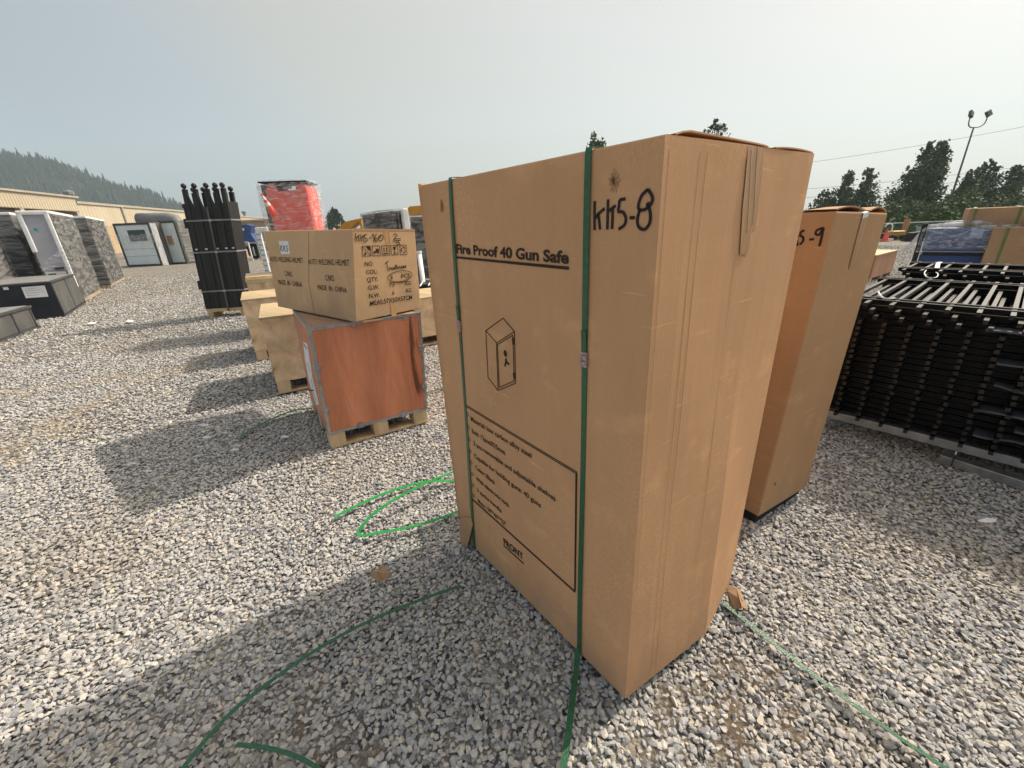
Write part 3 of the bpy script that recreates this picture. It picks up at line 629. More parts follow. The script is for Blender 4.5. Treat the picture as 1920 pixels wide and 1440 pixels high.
# ------------------------------------------------------------------ red crate with steel edging, and the helmet carton on it
A, A1, D1, B1 = V((-1.283, 2.52, .0)), V((-1.264, 2.529, .864)), V((-.632, 2.899, .862)), V((-1.705, 3.239, .862))
D = V((-.671, 2.888, 0)); B = A + (B1 - A1); Cc = B + D - A; C1 = B1 + D1 - A1
root = thing('wooden_crate', 'red plywood crate edged in steel on a pale pallet, under the welding helmet carton', 'crate', ((A.x + Cc.x) / 2, (A.y + Cc.y) / 2, 0), 'crates on pallets')
up = V((0, 0, 1)); pz = 0.115
def lift(p, q, z): return p.lerp(q, z / (q.z - p.z))
a, b, c, d = (lift(p, q, pz) for p, q in ((A, A1), (B, B1), (Cc, C1), (D, D1)))
e1, e2 = (d - a).normalized(), (b - a).normalized(); nf, nl = -e2, -e1
def panel(p0, p1, p2, p3, nrm, name, m_):
    MB().hexa([p0, p1, p1 - nrm * .009, p0 - nrm * .009, p3, p2, p2 - nrm * .009, p3 - nrm * .009]).build(name, m_, root)
panel(a, d, D1, A1, nf, 'front_panel', M['red_ply']); panel(b, a, A1, B1, nl, 'side_panel', M['red_ply'])
panel(c, b, B1, C1, e2, 'back_panel', M['red_ply']); panel(d, c, C1, D1, e1, 'side_panel', M['red_ply'])
MB().hexa([A1 - up * .009, D1 - up * .009, C1 - up * .009, B1 - up * .009, A1, D1, C1, B1]).build('top_panel', M['red_ply_top'], root)
for p, q, n1, n2 in ((a, A1, nf, nl), (d, D1, nf, e1), (a, d, nf, -up), (A1, D1, nf, up), (A1, B1, nl, up), (a, b, nl, -up), (b, B1, nl, e2), (D1, C1, e1, up), (B1, C1, e2, up)):
    m_ = MB(); w_ = .019
    for m1, m2 in ((n1, n2), (n2, n1)):       # two legs of an angle profile
        o0, o1 = p + m1 * .0005 + m2 * .002, q + m1 * .0005 + m2 * .002
        m_.hexa([o0, o1, o1 - m2 * w_, o0 - m2 * w_, o0 + m1 * .0025, o1 + m1 * .0025, o1 - m2 * w_ + m1 * .0025, o0 - m2 * w_ + m1 * .0025])
    m_.build('steel_edge', M['galv'], root)
def clip(p, n1, along, across):
    m_ = MB(); 
    for s in (-1, 1):
        cc = p + across * (.011 * s); pts = [cc + along * (.026 * math.cos(t)) + across * (.008 * math.sin(t)) + n1 * .006 for t in np.linspace(0, 2 * math.pi, 11)]
        m_.tube(pts, .0022, 5)
    m_.hexa([p + along * x + across * y + n1 * z for z in (.003, .0085) for x, y in ((-.011, -.016), (.011, -.016), (.011, .016), (-.011, .016))])
    m_.build('spring_clip', M['galv'], root)
for t in (.37, .83): clip(A1.lerp(D1, t) - up * .012, nf, e1, up)
for t in (.3, .73): clip(a.lerp(d, t) + up * .014, nf, e1, up)
for t in (.65, .25): clip(a.lerp(A1, t) + e1 * .012, nf, up, e1); clip(d.lerp(D1, t) - e1 * .012, nf, up, e1)
for t in (.65, .25): clip(a.lerp(A1, t) + e2 * .012, nl, up, e2)
ls = Face(b, a, B1); z7 = Z(4.683, 430, 560)
m_ = MB(); poly(m_, ls, z7((648, 375), (688, 395), (735, 700), (790, 925), (765, 935), (700, 720), (665, 520)), .002); m_.build('shipping_label', M['paper'], root)
m_ = MB(); strokes(m_, ls, [z7((655, 395), (685, 440)), z7((690, 560), (712, 640)), z7((705, 800), (745, 806)), z7((720, 700), (740, 790)), z7((740, 820), (768, 905))], .012, .003, sm=False)
m_.build('label_marking', M['ink'], root)
m_ = MB(); strokes(m_, ls, [z7((575, 150), (610, 290)), z7((590, 175), (640, 320))], .03, .002, sm=False); m_.build('pale_stencil', mat('faded_stencil', (.55, .36, .28), None, 60, .8), root)
def pallet(root, A, B, D, h, m_=None, nblk=3):
    """blocks in rows along A-D with boards beneath, running back toward B"""
    m_ = m_ or M['pallet']; e1, e2 = (D - A).normalized(), (B - A).normalized(); w, dp = (D - A).length, (B - A).length
    o = V((A.x, A.y, 0)); e1 = V((e1.x, e1.y, 0)).normalized(); e2 = V((e2.x, e2.y, 0)).normalized()
    pr = thing('pallet', 'x', 'x', o); del pr['label'], pr['category']; pr.parent = root; pr.location = o - V(root['_o'])
    def bx(a0, a1, b0, b1, c0, c1):
        return [o + e1 * x + e2 * y + V((0, 0, z)) for z in (c0, c1) for x, y in ((a0, b0), (a1, b0), (a1, b1), (a0, b1))]
    def part(name, l): MB().hexa(l).build(name, m_, pr, bevel=.002, seg=1)
    bw = min(.115, w * .15)
    for i in range(nblk):
        x = (w - bw) * i / (nblk - 1)
        for j in range(3):
            y = (dp - .12) * j / 2; part('block', bx(x, x + bw, y + .002, y + .12, .022, h))
    for j in range(3): y = (dp - .1) * j / 2; part('bottom_board', bx(0, w, y, y + .1, .003, .022))
    return pr
pallet(root, A, B, D, pz - .003)

A, A1, B1, D1 = V((-.989, 2.606, .874)), V((-.922, 2.629, 1.432)), V((-1.898, 3.449, 1.45)), V((-.62, 2.997, 1.418))
_, B, D, Cc, A1, B1, D1, C1, HL, HR = carton(A, A1, B1, D1, (521, 575), (790, 585))
for q in (B, D, Cc):
    if q.z < .872: q.z = .872
root = thing('cardboard_box', 'long welding helmet carton with a white KK5 label, resting askew on the red crate', 'box', ((A.x + Cc.x) / 2, (A.y + Cc.y) / 2, .87))
MB().hexa([A, D, Cc, B, A1, D1, C1, B1]).build('carton_body', M['board3'], root, bevel=0.006)
z6 = Z(5.3333, 480, 420); z5 = Z(5.142, 600, 340)
m_ = MB(); poly(m_, HL, z6((228, 170), (322, 170), (342, 299), (252, 303)), .0012); m_.build('white_label', M['paper'], root)
pm = MB()
def line(F, s, z, p0, p1, c, bold=.012): a_, b_, c_ = z(p0, p1, c); put_text(pm, F, s, a_, b_, c_, bold, .0022)
line(HL, 'KK5', z6, (250, 272), (327, 277), (243, 208), .0)
for p0, p1, c in (((145, 372), (474, 391), (141, 322)), ((526, 402), (937, 418), (522, 346))): line(HL, 'AUTO WELDING HELMET', z6, p0, p1, c, .0)
for p0, p1, c in (((293, 519), (370, 527), (288, 467)), ((697, 565), (792, 571), (692, 506))): line(HL, 'C/NO.', z6, p0, p1, c, .0)
for p0, p1, c in (((226, 602), (465, 631), (221, 553)), ((620, 655), (913, 688), (612, 602))): line(HL, 'MADE  IN  CHINA', z6, p0, p1, c, .0)
for s, p0, p1, c in (('NO.', (432, 816), (515, 812), (428, 773)), ('COL:', (444, 894), (552, 887), (440, 852)), ('QTY.', (453, 970), (562, 961), (449, 925)), ('G.W.', (464, 1047), (570, 1036), (460, 1003)),
                     ('N.W.', (474, 1124), (577, 1113), (470, 1081)), ('MEAS:57X50X57CM', (484, 1199), (887, 1136), (478, 1152)), ('8', (681, 946), (700, 944), (677, 905)), ('PCS', (784, 934), (865, 926), (781, 893)),
                     ('7.5', (670, 1018), (718, 1013), (668, 986)), ('KG', (824, 1001), (877, 996), (821, 963)), ('6', (697, 1092), (717, 1089), (693, 1055)), ('KG', (829, 1071), (880, 1066), (825, 1033))):
    line(HR, s, z5, p0, p1, c)
pm.build('printed_lettering', M['ink'], root)
im = MB(); icons = [[(405, 625), (483, 622), (492, 718), (413, 720)], [(502, 622), (573, 620), (583, 715), (508, 717)], [(592, 620), (663, 618), (673, 710), (600, 714)], [(680, 618), (745, 615), (753, 706), (690, 710)], [(768, 616), (830, 614), (838, 703), (775, 707)]]
def IC(k, x, y):      # unit square of icon k -> zoom pixel
    (ax_, ay), (bx_, by), (cx_, cy), (dx_, dy) = icons[k]
    t = (ax_ + (bx_ - ax_) * x, ay + (by - ay) * x); b = (dx_ + (cx_ - dx_) * x, dy + (cy - dy) * x)
    return z5((t[0] + (b[0] - t[0]) * y, t[1] + (b[1] - t[1]) * y))[0]
for k in range(5):
    c4 = [IC(k, *p) for p in ((0, 0), (1, 0), (1, 1), (0, 1), (0, 0))]
    for i in range(4): strokes(im, HR, [c4[i:i + 2]], .0028, sm=False)
def ip(k, *pts): poly(im, HR, [IC(k, *p) for p in pts], .0018)
def isx(k, w, *pts): strokes(im, HR, [[IC(k, *p) for p in pts]], w, .0018, sm=False)
ip(0, (.5, .03), (.97, .03), (.97, .5), (.8, .45), (.6, .25)); isx(0, .003, (.02, .05), (.98, .97)); ip(0, (.2, .75), (.3, .6), (.42, .75), (.38, .9), (.2, .9))
ip(1, (.15, .55), (.45, .5), (.45, .3), (.85, .3), (.85, .7), (.15, .7)); ip(1, (.2, .72), (.35, .72), (.35, .82), (.2, .82)); ip(1, (.65, .72), (.8, .72), (.8, .82), (.65, .82))
for x in (.3, .65): isx(2, .004, (x, .7), (x, .25)); ip(2, (x - .1, .35), (x, .12), (x + .1, .35))
isx(2, .005, (.15, .82), (.85, .82))
ip(3, (.3, .15), (.75, .15), (.65, .45), (.4, .45)); isx(3, .004, (.52, .45), (.52, .78)); isx(3, .005, (.3, .82), (.75, .82))
for k in range(3):
    t0 = k * 2.094 + .3; isx(4, .006, *[(.5 + .3 * math.cos(t), .5 + .3 * math.sin(t)) for t in np.linspace(t0, t0 + 1.5, 5)])
im.build('handling_symbol', M['ink'], root)
hm = MB()
strokes(hm, HR, [z5((340, 498), (343, 540), (347, 580)), z5((380, 514), (360, 532), (344, 545)), z5((366, 524), (370, 552), (373, 580)), z5((390, 508), (393, 545), (395, 580)), z5((426, 514), (410, 528), (393, 546)), z5((411, 530), (415, 555), (418, 580)),
                 z5((450, 511), (432, 515), (429, 546), (449, 554), (450, 575), (424, 586)), z5((470, 546), (495, 543)), z5((500, 525), (513, 508), (520, 577)), z5((543, 503), (527, 545), (533, 580), (551, 568), (541, 548), (526, 558)),
                 z5((592, 514), (566, 530), (562, 560), (585, 573), (606, 552), (605, 525), (590, 515), (572, 552)), z5((704, 517), (725, 505), (741, 518), (722, 545), (707, 559), (745, 552), (777, 556)), z5((704, 576), (776, 569)),
                 z5((728, 592), (752, 584), (766, 597), (745, 613), (728, 616), (762, 609), (790, 621)), z5((625, 792), (662, 765)), z5((643, 788), (650, 830), (657, 866)),
                 z5((662, 826), (672, 850), (682, 830), (692, 850), (703, 824)), z5((712, 830), (706, 844), (718, 846), (720, 832), (712, 830)), z5((727, 804), (729, 842)), z5((727, 806), (742, 812), (730, 823), (746, 832), (729, 842)),
                 z5((758, 818), (750, 834), (764, 836), (766, 822), (758, 818)), z5((772, 818), (792, 838)), z5((794, 814), (772, 840)), z5((800, 826), (812, 820), (803, 814), (798, 830), (814, 832)), z5((832, 808), (818, 816), (828, 826), (818, 838))], .0042, .0026)
c_ = [(770 + 116 * math.cos(t) + 6 * math.sin(t), 914 - 52 * math.sin(t) - 12 * math.cos(t)) for t in np.linspace(.2, 6.4, 20)]
strokes(hm, HR, [z5(*c_), z5((668, 972), (760, 974), (850, 960))], .0038, .0026)
hm.build('handwritten_note', M['marker'], root)
tp = MB(); poly(tp, HR, z5((612, 474), (664, 472), (672, 540), (682, 610), (690, 660), (655, 672), (640, 610), (625, 560)), .0012); poly(tp, HR, z5((676, 1170), (730, 1163), (737, 1298), (690, 1310)), .0012)
tp.build('packing_tape', M['tape'], root)
m_ = MB(); a_, b_ = z5((330, 466), (918, 462)); strokes(m_, HR, [z5((316, 466), (915, 470)), z5((418, 1352), (700, 1312), (975, 1262))], .012, .0012, sm=False)
m_.build('pressed_crease', M['board2'], root)
m_ = MB(); strokes(m_, HL, [z6((528, 70), (530, 600), (586, 900))], .004, .001, sm=False); m_.build('carton_seam', M['board_dark'], root)

# ------------------------------------------------------------------ pale plywood crates behind
def crate(label, O, az, w, d, h, ph=.12, lid=.018, batten=True, group='crates on pallets'):
    """O: near left ground corner; front runs along az, depth to its left"""
    F = Frame(O, az); r = thing('wooden_crate', label, 'crate', F.p(0, 0, 0), group)
    t = .014
    MB().box(F, 0, w, 0, t, ph, h).build('front_panel', M['ply'], r)
    MB().box(F, 0, t, t, d - t, ph, h).build('side_panel', M['ply_side'], r); MB().box(F, w - t, w, t, d - t, ph, h).build('side_panel', M['ply_side'], r)
    MB().box(F, 0, w, d - t, d, ph, h).build('back_panel', M['ply'], r)
    MB().box(F, -.004, w + .004, -.004, d + .004, h, h + lid).build('lid', M['ply_top'], r, bevel=.002, seg=1)
    if batten:
        MB().box(F, w - .075, w + .002, -.018, 0, ph, h - .002).build('corner_batten', M['pallet'], r)
    pallet(r, F.p(0, 0, 0), F.p(0, d, 0), F.p(w, 0, 0), ph - .002)
    return r, F
crate('pale plywood crate just behind the red crate, its knotty front partly hidden', (-2.22, 3.62), 62, .92, .88, .72)
crate('pale plywood crate with a sunlit lid, second behind the red crate', (-3.07, 4.76), 60, .95, .82, .72)
r, F = crate('farthest pale plywood crate, low with stacked boards on its lid, beside the black gates', (-3.72, 6.0), 60, 1.15, .8, .78)
MB().box(F, -.01, 1.16, .0, .8, .80, .835).build('spare_board', M['ply_top'], r); MB().box(F, .0, 1.15, .02, .78, .836, .87).build('spare_board', M['ply'], r)
crate('golden plywood crate on a pallet between the helmet carton and the big carton', (-1.28, 5.02), 60, 1.0, .8, .60, .12)

# ------------------------------------------------------------------ bundle of black gates standing on end
F = Frame((-5.72, 7.80), 84); F.w = V((F.u.x * .085, F.u.y * .085, 1))
root = thing('gate_bundle', 'upright bundle of black steel gates with ball-topped posts, bound with grey straps', 'gate bundle', F.p(.35, .15, 0))
Wd = .71
def gx(f): return f * Wd
pc = (.055, .29, .56, .77, .935)
for lay, dz, dx in ((0, 0, 0), (.26, -.04, .0)):
    for f in pc:
        x = gx(f) + dx
        po = MB().box(F, x - .036, x + .036, lay + .0, lay + .06, .16, 2.19 + dz).build('post', M['black_matt'], root, bevel=.004, seg=1)
        o_ = F.p(x, lay + .03, 2.19 + dz)
        MB().lathe(o_, [(.046, 0), (.046, .012), (.022, .02), (.018, .03), (.034, .042), (.042, .06), (.042, .075), (.034, .095), (.016, .108), (.004, .112)], 12).build('ball_finial', M['black_matt'], po, smooth=True)
    for i in range(len(pc) - 1):          # boarded infill with a swept top between the posts
        x0, x1 = gx(pc[i]) + dx + .037, gx(pc[i + 1]) + dx - .037; n_ = 10
        hi = 2.12 + dz; lo = 1.93 + dz - (.12 if i == 1 else 0)
        top = [(x0 + (x1 - x0) * k / n_, lo + (hi - lo) * (1 - k / n_) ** 2.2) for k in range(n_ + 1)]
        m_ = MB(); k0 = 0
        for (xa, za), (xb, zb) in zip(top[:-1], top[1:]):
            m_.hexa([F.p(xa, lay + .012, .16), F.p(xb, lay + .012, .16), F.p(xb, lay + .045, .16), F.p(xa, lay + .045, .16), F.p(xa, lay + .012, za), F.p(xb, lay + .012, zb), F.p(xb, lay + .045, zb), F.p(xa, lay + .045, za)])
        m_.build('infill_panel', M['black_matt'], root)
x = gx(.0) - .022
for lay in (0,):
    MB().box(F, -.03, .0, lay, lay + .06, .16, 1.90).build('side_rail', M['black_matt'], root, bevel=.004, seg=1)
    MB().ball(F.p(-.015, lay + .03, 1.94), .045).build('ball_finial', M['black_matt'], root, smooth=True)
for z in (1.58, .52): MB().box(F, -.075, -.03, .0, .06, z, z + .16).build('hinge', M['black'], root, bevel=.004, seg=1)
MB().box(F, gx(.95) + .01, gx(1.0), -.005, .36, .2, 2.0).build('side_rail', M['black_matt'], root, bevel=.004, seg=1)
for z in (1.70, 1.17, .48):
    st = MB(); 
    q = [F.p(-.035, -.012, z), F.p(Wd * .5, -.02, z + .004), F.p(Wd + .01, -.012, z), F.p(Wd + .01, .37, z), F.p(-.035, .37, z), F.p(-.035, -.012, z)]
    st.ribbon(q, .026, [-F.v, -F.v, (F.u - F.v).normalized(), (F.u + F.v).normalized(), (F.v - F.u).normalized(), (-F.u - F.v).normalized()], .003)
    s_ = st.build('binding_strap', M['greytop'], root)
    MB().box(F, Wd * .5, Wd * .5 + .05, -.034, -.02, z - .018, z + .02).build('strap_buckle', M['galv'], s_, bevel=.003, seg=1)
MB().ribbon([F.p(Wd * .52, -.026, 1.92), F.p(Wd * .525, -.026, 1.0), F.p(Wd * .54, -.026, .1)], .032, -F.v, .003).build('binding_strap', M['pole'], root)
for f in pc: MB().box(F, gx(f) - .02, gx(f) + .02, -.004, 0.0, 1.215, 1.238).build('paper_tag', M['paper'], root)
for b_ in (.0, .3): MB().box(F, -.02, Wd + .03, b_, b_ + .06, .1, .158).build('skid_bearer', M['pallet'], root)
for a_ in (.01, .6): MB().box(F, a_, a_ + .09, -.03, .4, .0, .099).build('skid_runner', M['pallet'], root)

# ------------------------------------------------------------------ goods wrapped in film along the left aisle
AD = V((-.583, .813, 0)); AZD = math.degrees(math.atan2(-.583, .813))      # aisle direction
P0 = V((-9.22, 8.55, 0))
def wrapped(mb, F, a0, a1, b0, b1, c0, c1, jit=.02, n_=9, top=True):
    """loose film round a load: four wavy sides and a slack top"""
    def wob(p, nrm): return p + nrm * (jit * (math.sin(p.z * 9 + p.x * 4) * math.sin(p.y * 7 + p.z * 3) + random.uniform(-.2, .2)))
    cs = [(a0, b0), (a1, b0), (a1, b1), (a0, b1)]
    for i in range(4):
        (xa, ya), (xb, yb) = cs[i], cs[(i + 1) % 4]; nr = (F.u * (yb - ya) - F.v * (xb - xa)).normalized()
        mb.grid(lambda u, v: wob(F.p(xa + (xb - xa) * u, ya + (yb - ya) * u, c0 + (c1 - c0) * v), nr), n_, n_)
    if top: mb.grid(lambda u, v: F.p(a0 + (a1 - a0) * u, b0 + (b1 - b0) * v, c1 + .004 + random.uniform(0, jit * .6)), n_, n_)
def aisle(s, off=0.0): 
    q = P0 + AD * s + V((-.813, -.583, 0)) * off; return Frame((q.x, q.y), AZD)      # u runs away along the aisle, v to the left
# low flat steel box at the frame's edge
F = aisle(-1.78, .05); F.o = G(72, 614); q = G(0, 641); az = math.degrees(math.atan2((F.o - q).x, (F.o - q).y)); F = Frame(G(72, 614), az)
r = thing('steel_cabinet', 'low grey steel cabinet lying nearest on the left, with a pale top', 'cabinet', F.p(-.8, .6, 0), 'steel goods along the aisle')
MB().box(F, -1.75, 0, 0, 1.15, .035, .36).build('cabinet_body', M['greysteel'], r, bevel=.006)
MB().box(F, -1.79, .03, -.03, 1.18, .362, .40).build('cabinet_top', M['dgrey'], r, bevel=.004)
MB().box(F, -1.74, -.02, .02, 1.13, .401, .41).build('top_sheet', M['greytop'], r)
MB().box(F, -1.79, .03, -.03, 1.18, .0, .034).build('base_frame', M['dgrey'], r)
for x in (-1.2, -.6, -.02): MB().box(F, x - .02, x + .02, -.012, 0, .036, .36).build('upright', M['dgrey'], r)
# dark cabinet with a paper notice
F = Frame(G(122.5, 594), math.degrees(math.atan2(-1.75, 2.35)))
r = thing('steel_cabinet', 'long black steel cabinet with a white notice taped on its shaded front', 'cabinet', F.p(1.2, .8, 0), 'steel goods along the aisle')
MB().box(F, 0, 2.55, 0, 1.75, .03, .69).build('cabinet_body', M['navy'], r, bevel=.006)
MB().box(F, .05, 2.5, -.006, 0, .06, .66).build('side_panel', M['greysteel'], r)
MB().box(F, 1.22, 1.25, -.016, -.006, .05, .68).build('upright', M['greysteel'], r)
MB().box(F, -.02, 2.57, -.02, 1.77, .691, .72).build('cabinet_top', M['dgrey'], r, bevel=.004)
MB().box(F, .04, 2.5, .04, 1.7, .721, .73).build('top_sheet', M['greytop'], r)
MB().box(F, -.01, 2.56, -.01, 1.76, 0, .03).build('base_frame', M['dgrey'], r)
ff = Face(F.p(0, 1.75, 0), F.p(0, 0, 0), F.p(0, 1.75, 1)); zz = Z(5.14, 0, 380)
m_ = MB(); poly(m_, ff, zz((205, 815), (430, 797), (468, 905), (250, 920)), .006); m_.build('notice', M['paper'], r)
m_ = MB(); poly(m_, ff, zz((22, 815), (75, 812), (90, 838), (38, 842)), .006); m_.build('small_label', M['paper'], r)
m_ = MB(); strokes(m_, ff, [zz((245, 850), (400, 838)), zz((252, 872), (430, 858)), zz((262, 895), (380, 885)), zz((240, 832), (330, 826))], .007, .0075, sm=False); m_.build('notice_lines', mat('faint_print', (.35, .36, .4), None, 20, .7), r)
m_ = MB(); strokes(m_, ff, [zz((175, 790), (350, 780))], .025, .008, sm=False); m_.build('latch_bar', M['greysteel'], r)
# tall wrapped cabinets
def tall(label, corner, w, d, h, body, wrapm, ph=.1, az=AZD, whitetop=True, film_front=True):
    F = Frame(corner, az); r = thing('wrapped_cabinet', label, 'cabinet', F.p(d / 2, w / 2, 0), 'film-wrapped cabinets along the aisle')
    MB().box(F, 0, d, 0, w, ph, h).build('cabinet_body', body, r, bevel=.01)
    for y in (0, w / 2 - .05, w - .1): MB().box(F, 0, d, y, y + .1, .02, ph - .003).build('pallet_runner', M['pallet'], r)
    for x in np.linspace(0, d - .1, 4): MB().box(F, x, x + .1, 0, w, .0, .02).build('pallet_board', M['pallet'], r)
    m_ = MB(); wrapped(m_, F, -.02 if film_front else .02, d + .03, -.035, w + .03, ph * .5, h + .015, .012, 10); m_.build('stretch_film', wrapm, r, smooth=False, fix=False)
    if whitetop:
        for a0, a1, b0, b1 in ((-.03, .02, -.04, w + .03), (.02, d, -.045, .0), (d, d + .04, -.04, w + .03)): MB().box(F, a0, a1, b0, b1, h - .015, h + .05).build('foam_edge', M['foam'], r, bevel=.012)
    return r, F
q = G(13.6, 399.5, 2.15)
tall('tall dark wrapped cabinet on the left behind the low black cabinet', (q.x, q.y), 1.15, 1.6, 2.12, M['navy'], M['wrap'])
q = G(57, 577); q = q - AD * 1.25
tall('grey wrapped cabinet cut by the left edge, shorter than its neighbours', (q.x, q.y), 1.0, 1.25, 1.55, M['dgrey'], M['wrap'], whitetop=False)
q = G(87.5, 397.5, 2.12)
r, F = tall('white wrapped dispenser cabinet with a dark blue screen and foam edges', (q.x, q.y), .47, 2.5, 2.1, M['dgrey'], M['wrap'], film_front=True)
ws = .47 / .86
MB().box(F, -.04, -.012, .02, .84 * ws, .75, 2.08).build('front_panel', mat('pale_violet_panel', (.42, .42, .47), (.36, .36, .41), 3, .45), r)
for y0, y1, z0, z1 in ((-.05, .10, .4, 2.12), (.74, .90, 1.25, 2.12), (-.05, .9, 2.06, 2.15)): MB().box(F, -.1, -.04, y0 * ws, y1 * ws, z0, z1).build('foam_edge', M['foam'], r, bevel=.02)
MB().box(F, -.07, -.0405, .16 * ws, .8 * ws, .42, .80).build('control_panel', M['white'], r, bevel=.01)
MB().box(F, -.078, -.0705, .22 * ws, .44 * ws, .5, .72).build('screen', M['screen'], r); MB().box(F, -.078, -.0705, .48 * ws, .72 * ws, .46, .76).build('screen', M['glass'], r)
MB().box(F, -.12, -.0405, .15 * ws, .45 * ws, .85, .89).build('handle', M['black'], r)
MB().ball(F.p(-.042, .52 * ws, 1.75), .035, 8).build('round_sticker', M['teal'], r)
m_ = MB(); m_.grid(lambda u, v: F.p(-.105 - .01 * random.random(), .9 * ws * u - .03, .83 + (.12 + .38 * (1 - u)) * v + .015 * random.random()), 8, 4); m_.build('stretch_film', M['wrapw'], r, fix=False)
q = G(209, 540)
tall('dark wrapped cabinet, last of the tall row before the pale cabin', (q.x, q.y), .34, 3.6, 2.14, M['black_matt'], M['wrap'])
# portable cabins
def cabin(label, corner, az, w, d, h, second=False):
    """u along the front, v into the depth"""
    F = Frame(corner, az); r = thing('portable_cabin', label, 'cabin', F.p(w / 2, d / 2, 0), 'portable cabins')
    MB().box(F, 0, w, .02, d, .02, h).build('cabin_shell', M['greysteel'], r)
    MB().box(F, .10, w - .10, -.02, .018, .10, h - .12).build('front_wall', M['cabin'], r)
    for a0, a1, c0, c1 in ((0, .1, 0, h), (w - .1, w, 0, h), (.1, w - .1, h - .12, h), (.1, w - .1, 0, .1)): MB().box(F, a0, a1, -.05, .019, c0, c1).build('frame_bar', M['dgrey'], r)
    return r, F
a_, b_ = G(241, 500), G(306, 497.5); az = math.degrees(math.atan2((b_ - a_).x, (b_ - a_).y)); w_ = (b_ - a_).length
r, F = cabin('pale grey portable cabin with a dark window, dark frame and loose film', (a_.x, a_.y), az, w_, 1.9, 2.36)
MB().box(F, w_ * .33, w_ * .82, -.03, -.021, 1.38, 1.98).build('window', M['glass'], r)
for c in (.55, .95): MB().box(F, .1, w_ - .1, -.026, -.021, c, c + .012).build('wall_seam', M['dgrey'], r)
m_ = MB(); m_.grid(lambda u, v: F.p(-.1 + (w_ + .2) * u, -.07 - .03 * random.random(), 1.25 + .5 * v - .25 * u * (1 - u) + .05 * random.random()), 14, 4); m_.build('stretch_film', M['wrapc'], r, fix=False)
m_ = MB(); m_.grid(lambda u, v: F.p(w_ + .05 + .18 * u + .03 * random.random(), -.06 + .2 * u, 2.3 * v), 4, 14); m_.build('foam_edge', M['foam'], r, fix=False)
a_, b_ = G(312, 496.5), G(327, 495)
r, F = cabin('narrow pale cabin wrapped in film, standing just past the windowed cabin', (a_.x + .05, a_.y + .4), az, 1.0, 3.0, 2.42)
m_ = MB(); wrapped(m_, F, .02, 1.04, .06, 3.05, .1, 2.42, .03, 8); m_.build('stretch_film', M['wrap'], r, fix=False)
MB().box(F, .25, .55, -.06, -.021, 1.1, 1.6).build('cardboard_patch', M['board4'], r)

# ------------------------------------------------------------------ far yard behind the gates
def fbox(name, label, cat, px0, px1, Yb, zt, d, m_, z0=0.0, group=None, az=None, bevel=.01):
    """a box whose front foot runs between two photo pixels at ground depth Yb"""
    a_, b_ = AT(px0, 480, Yb), AT(px1, 480, Yb); w = b_.x - a_.x
    F = Frame((a_.x, Yb), 90 if az is None else az); r = thing(name, label, cat, F.p(w / 2, d / 2, z0), group)
    return r, F, w
r, F, w = fbox('carton_stack', 'stack of tan cartons wired on a pallet beyond the wrapped cabin', 'carton stack', 333, 352, 29.5, 0, 1.5, None)
for k in range(3):
    MB().box(F, 0, w, 0, 1.5, .15 + .62 * k, .75 + .62 * k).build('carton', M['board4'], r, bevel=.02)
for x in (0, w / 2, w): MB().tube([F.p(x, -.05, 0), F.p(x, -.05, 2.0)], .025, 6).build('cage_post', M['pole'], r)
for z in (.1, .8, 1.4): MB().tube([F.p(0, -.05, z), F.p(w, -.05, z)], .02, 6).build('cage_rail', M['pole'], r)
r, F, w = fbox('utility_cart', 'small red and grey cart parked beside the tan cartons', 'cart', 345, 358, 27.5, 0, 1.2, None)
MB().box(F, 0, w, 0, 1.0, .75, 1.15).build('cart_box', M['orange'], r, bevel=.06)
MB().box(F, .05, w - .05, .05, .95, .3, .36).build('cart_deck', M['dgrey'], r); MB().box(F, 0, w, -.03, 0, .45, .50).build('cart_rail', M['galv'], r)
for x in (.1, w - .1):
    for y in (.1, .9): MB().tube([F.p(x - .04, y, .15), F.p(x + .04, y, .15)], .15, 12).build('wheel', M['rub'], r)
    MB().box(F, x - .025, x + .025, .02, .07, .3, .75).build('cart_leg', M['galv'], r)
# horizontal duct on cradles
r = thing('duct_pipe', 'big dark grey pipe with a bent end lying behind the cabins', 'pipe', AT(300, 470, 40)); a_ = AT(262, 412, 40); b_ = AT(318, 411, 40); c_ = AT(334, 418, 40)
MB().tube([a_, a_.lerp(b_, .5), b_, b_.lerp(c_, .6) + V((0, 0, .12)), c_ + V((0, 0, -.25)), c_ + V((.25, 0, -.9))], .55, 20).build('pipe_shell', M['tank'], r, smooth=True)
for f in (0, .5): 
    p = a_.lerp(b_, f); MB().tube([V((p.x, p.y - .1, p.z)), V((p.x, p.y + .1, p.z))], .06, 6).build('nozzle', M['tank'], r)
    MB().hexa([V((p.x + x, p.y + y, z)) for z in (0, p.z - .5) for x, y in ((-.1, -.5), (.1, -.5), (.1, .5), (-.1, .5))]).build('cradle', M['pole'], r)
# trailer with blue attachment in front, upright steel frames
r, F, w = fbox('site_trailer', 'long dusty pink trailer in front of the beige warehouse', 'trailer', 425, 520, 34, 0, 2.4, None)
MB().box(F, 0, w, 0, 2.4, .55, 2.42).build('trailer_body', M['pink'], r); MB().box(F, -.1, w + .1, -.15, 2.5, 2.425, 2.55).build('trailer_roof', M['trim'], r)
MB().box(F, .6, w - .3, .2, 2.2, .25, .545).build('chassis', M['dgrey'], r)
for x in (w * .45, w * .55): MB().tube([F.p(x, .0, .33), F.p(x, .22, .33)], .33, 14).build('wheel', M['rub'], r)
for x in (w * .3, w * .62): MB().box(F, x, x + .5, -.03, -.001, 1.2, 1.7).build('trailer_window', M['paper'], r)
r, F, w = fbox('blue_attachment', 'blue hydraulic machine attachment on a grey stand before the pink trailer', 'machine', 461, 489, 27, 0, 1.2, None)
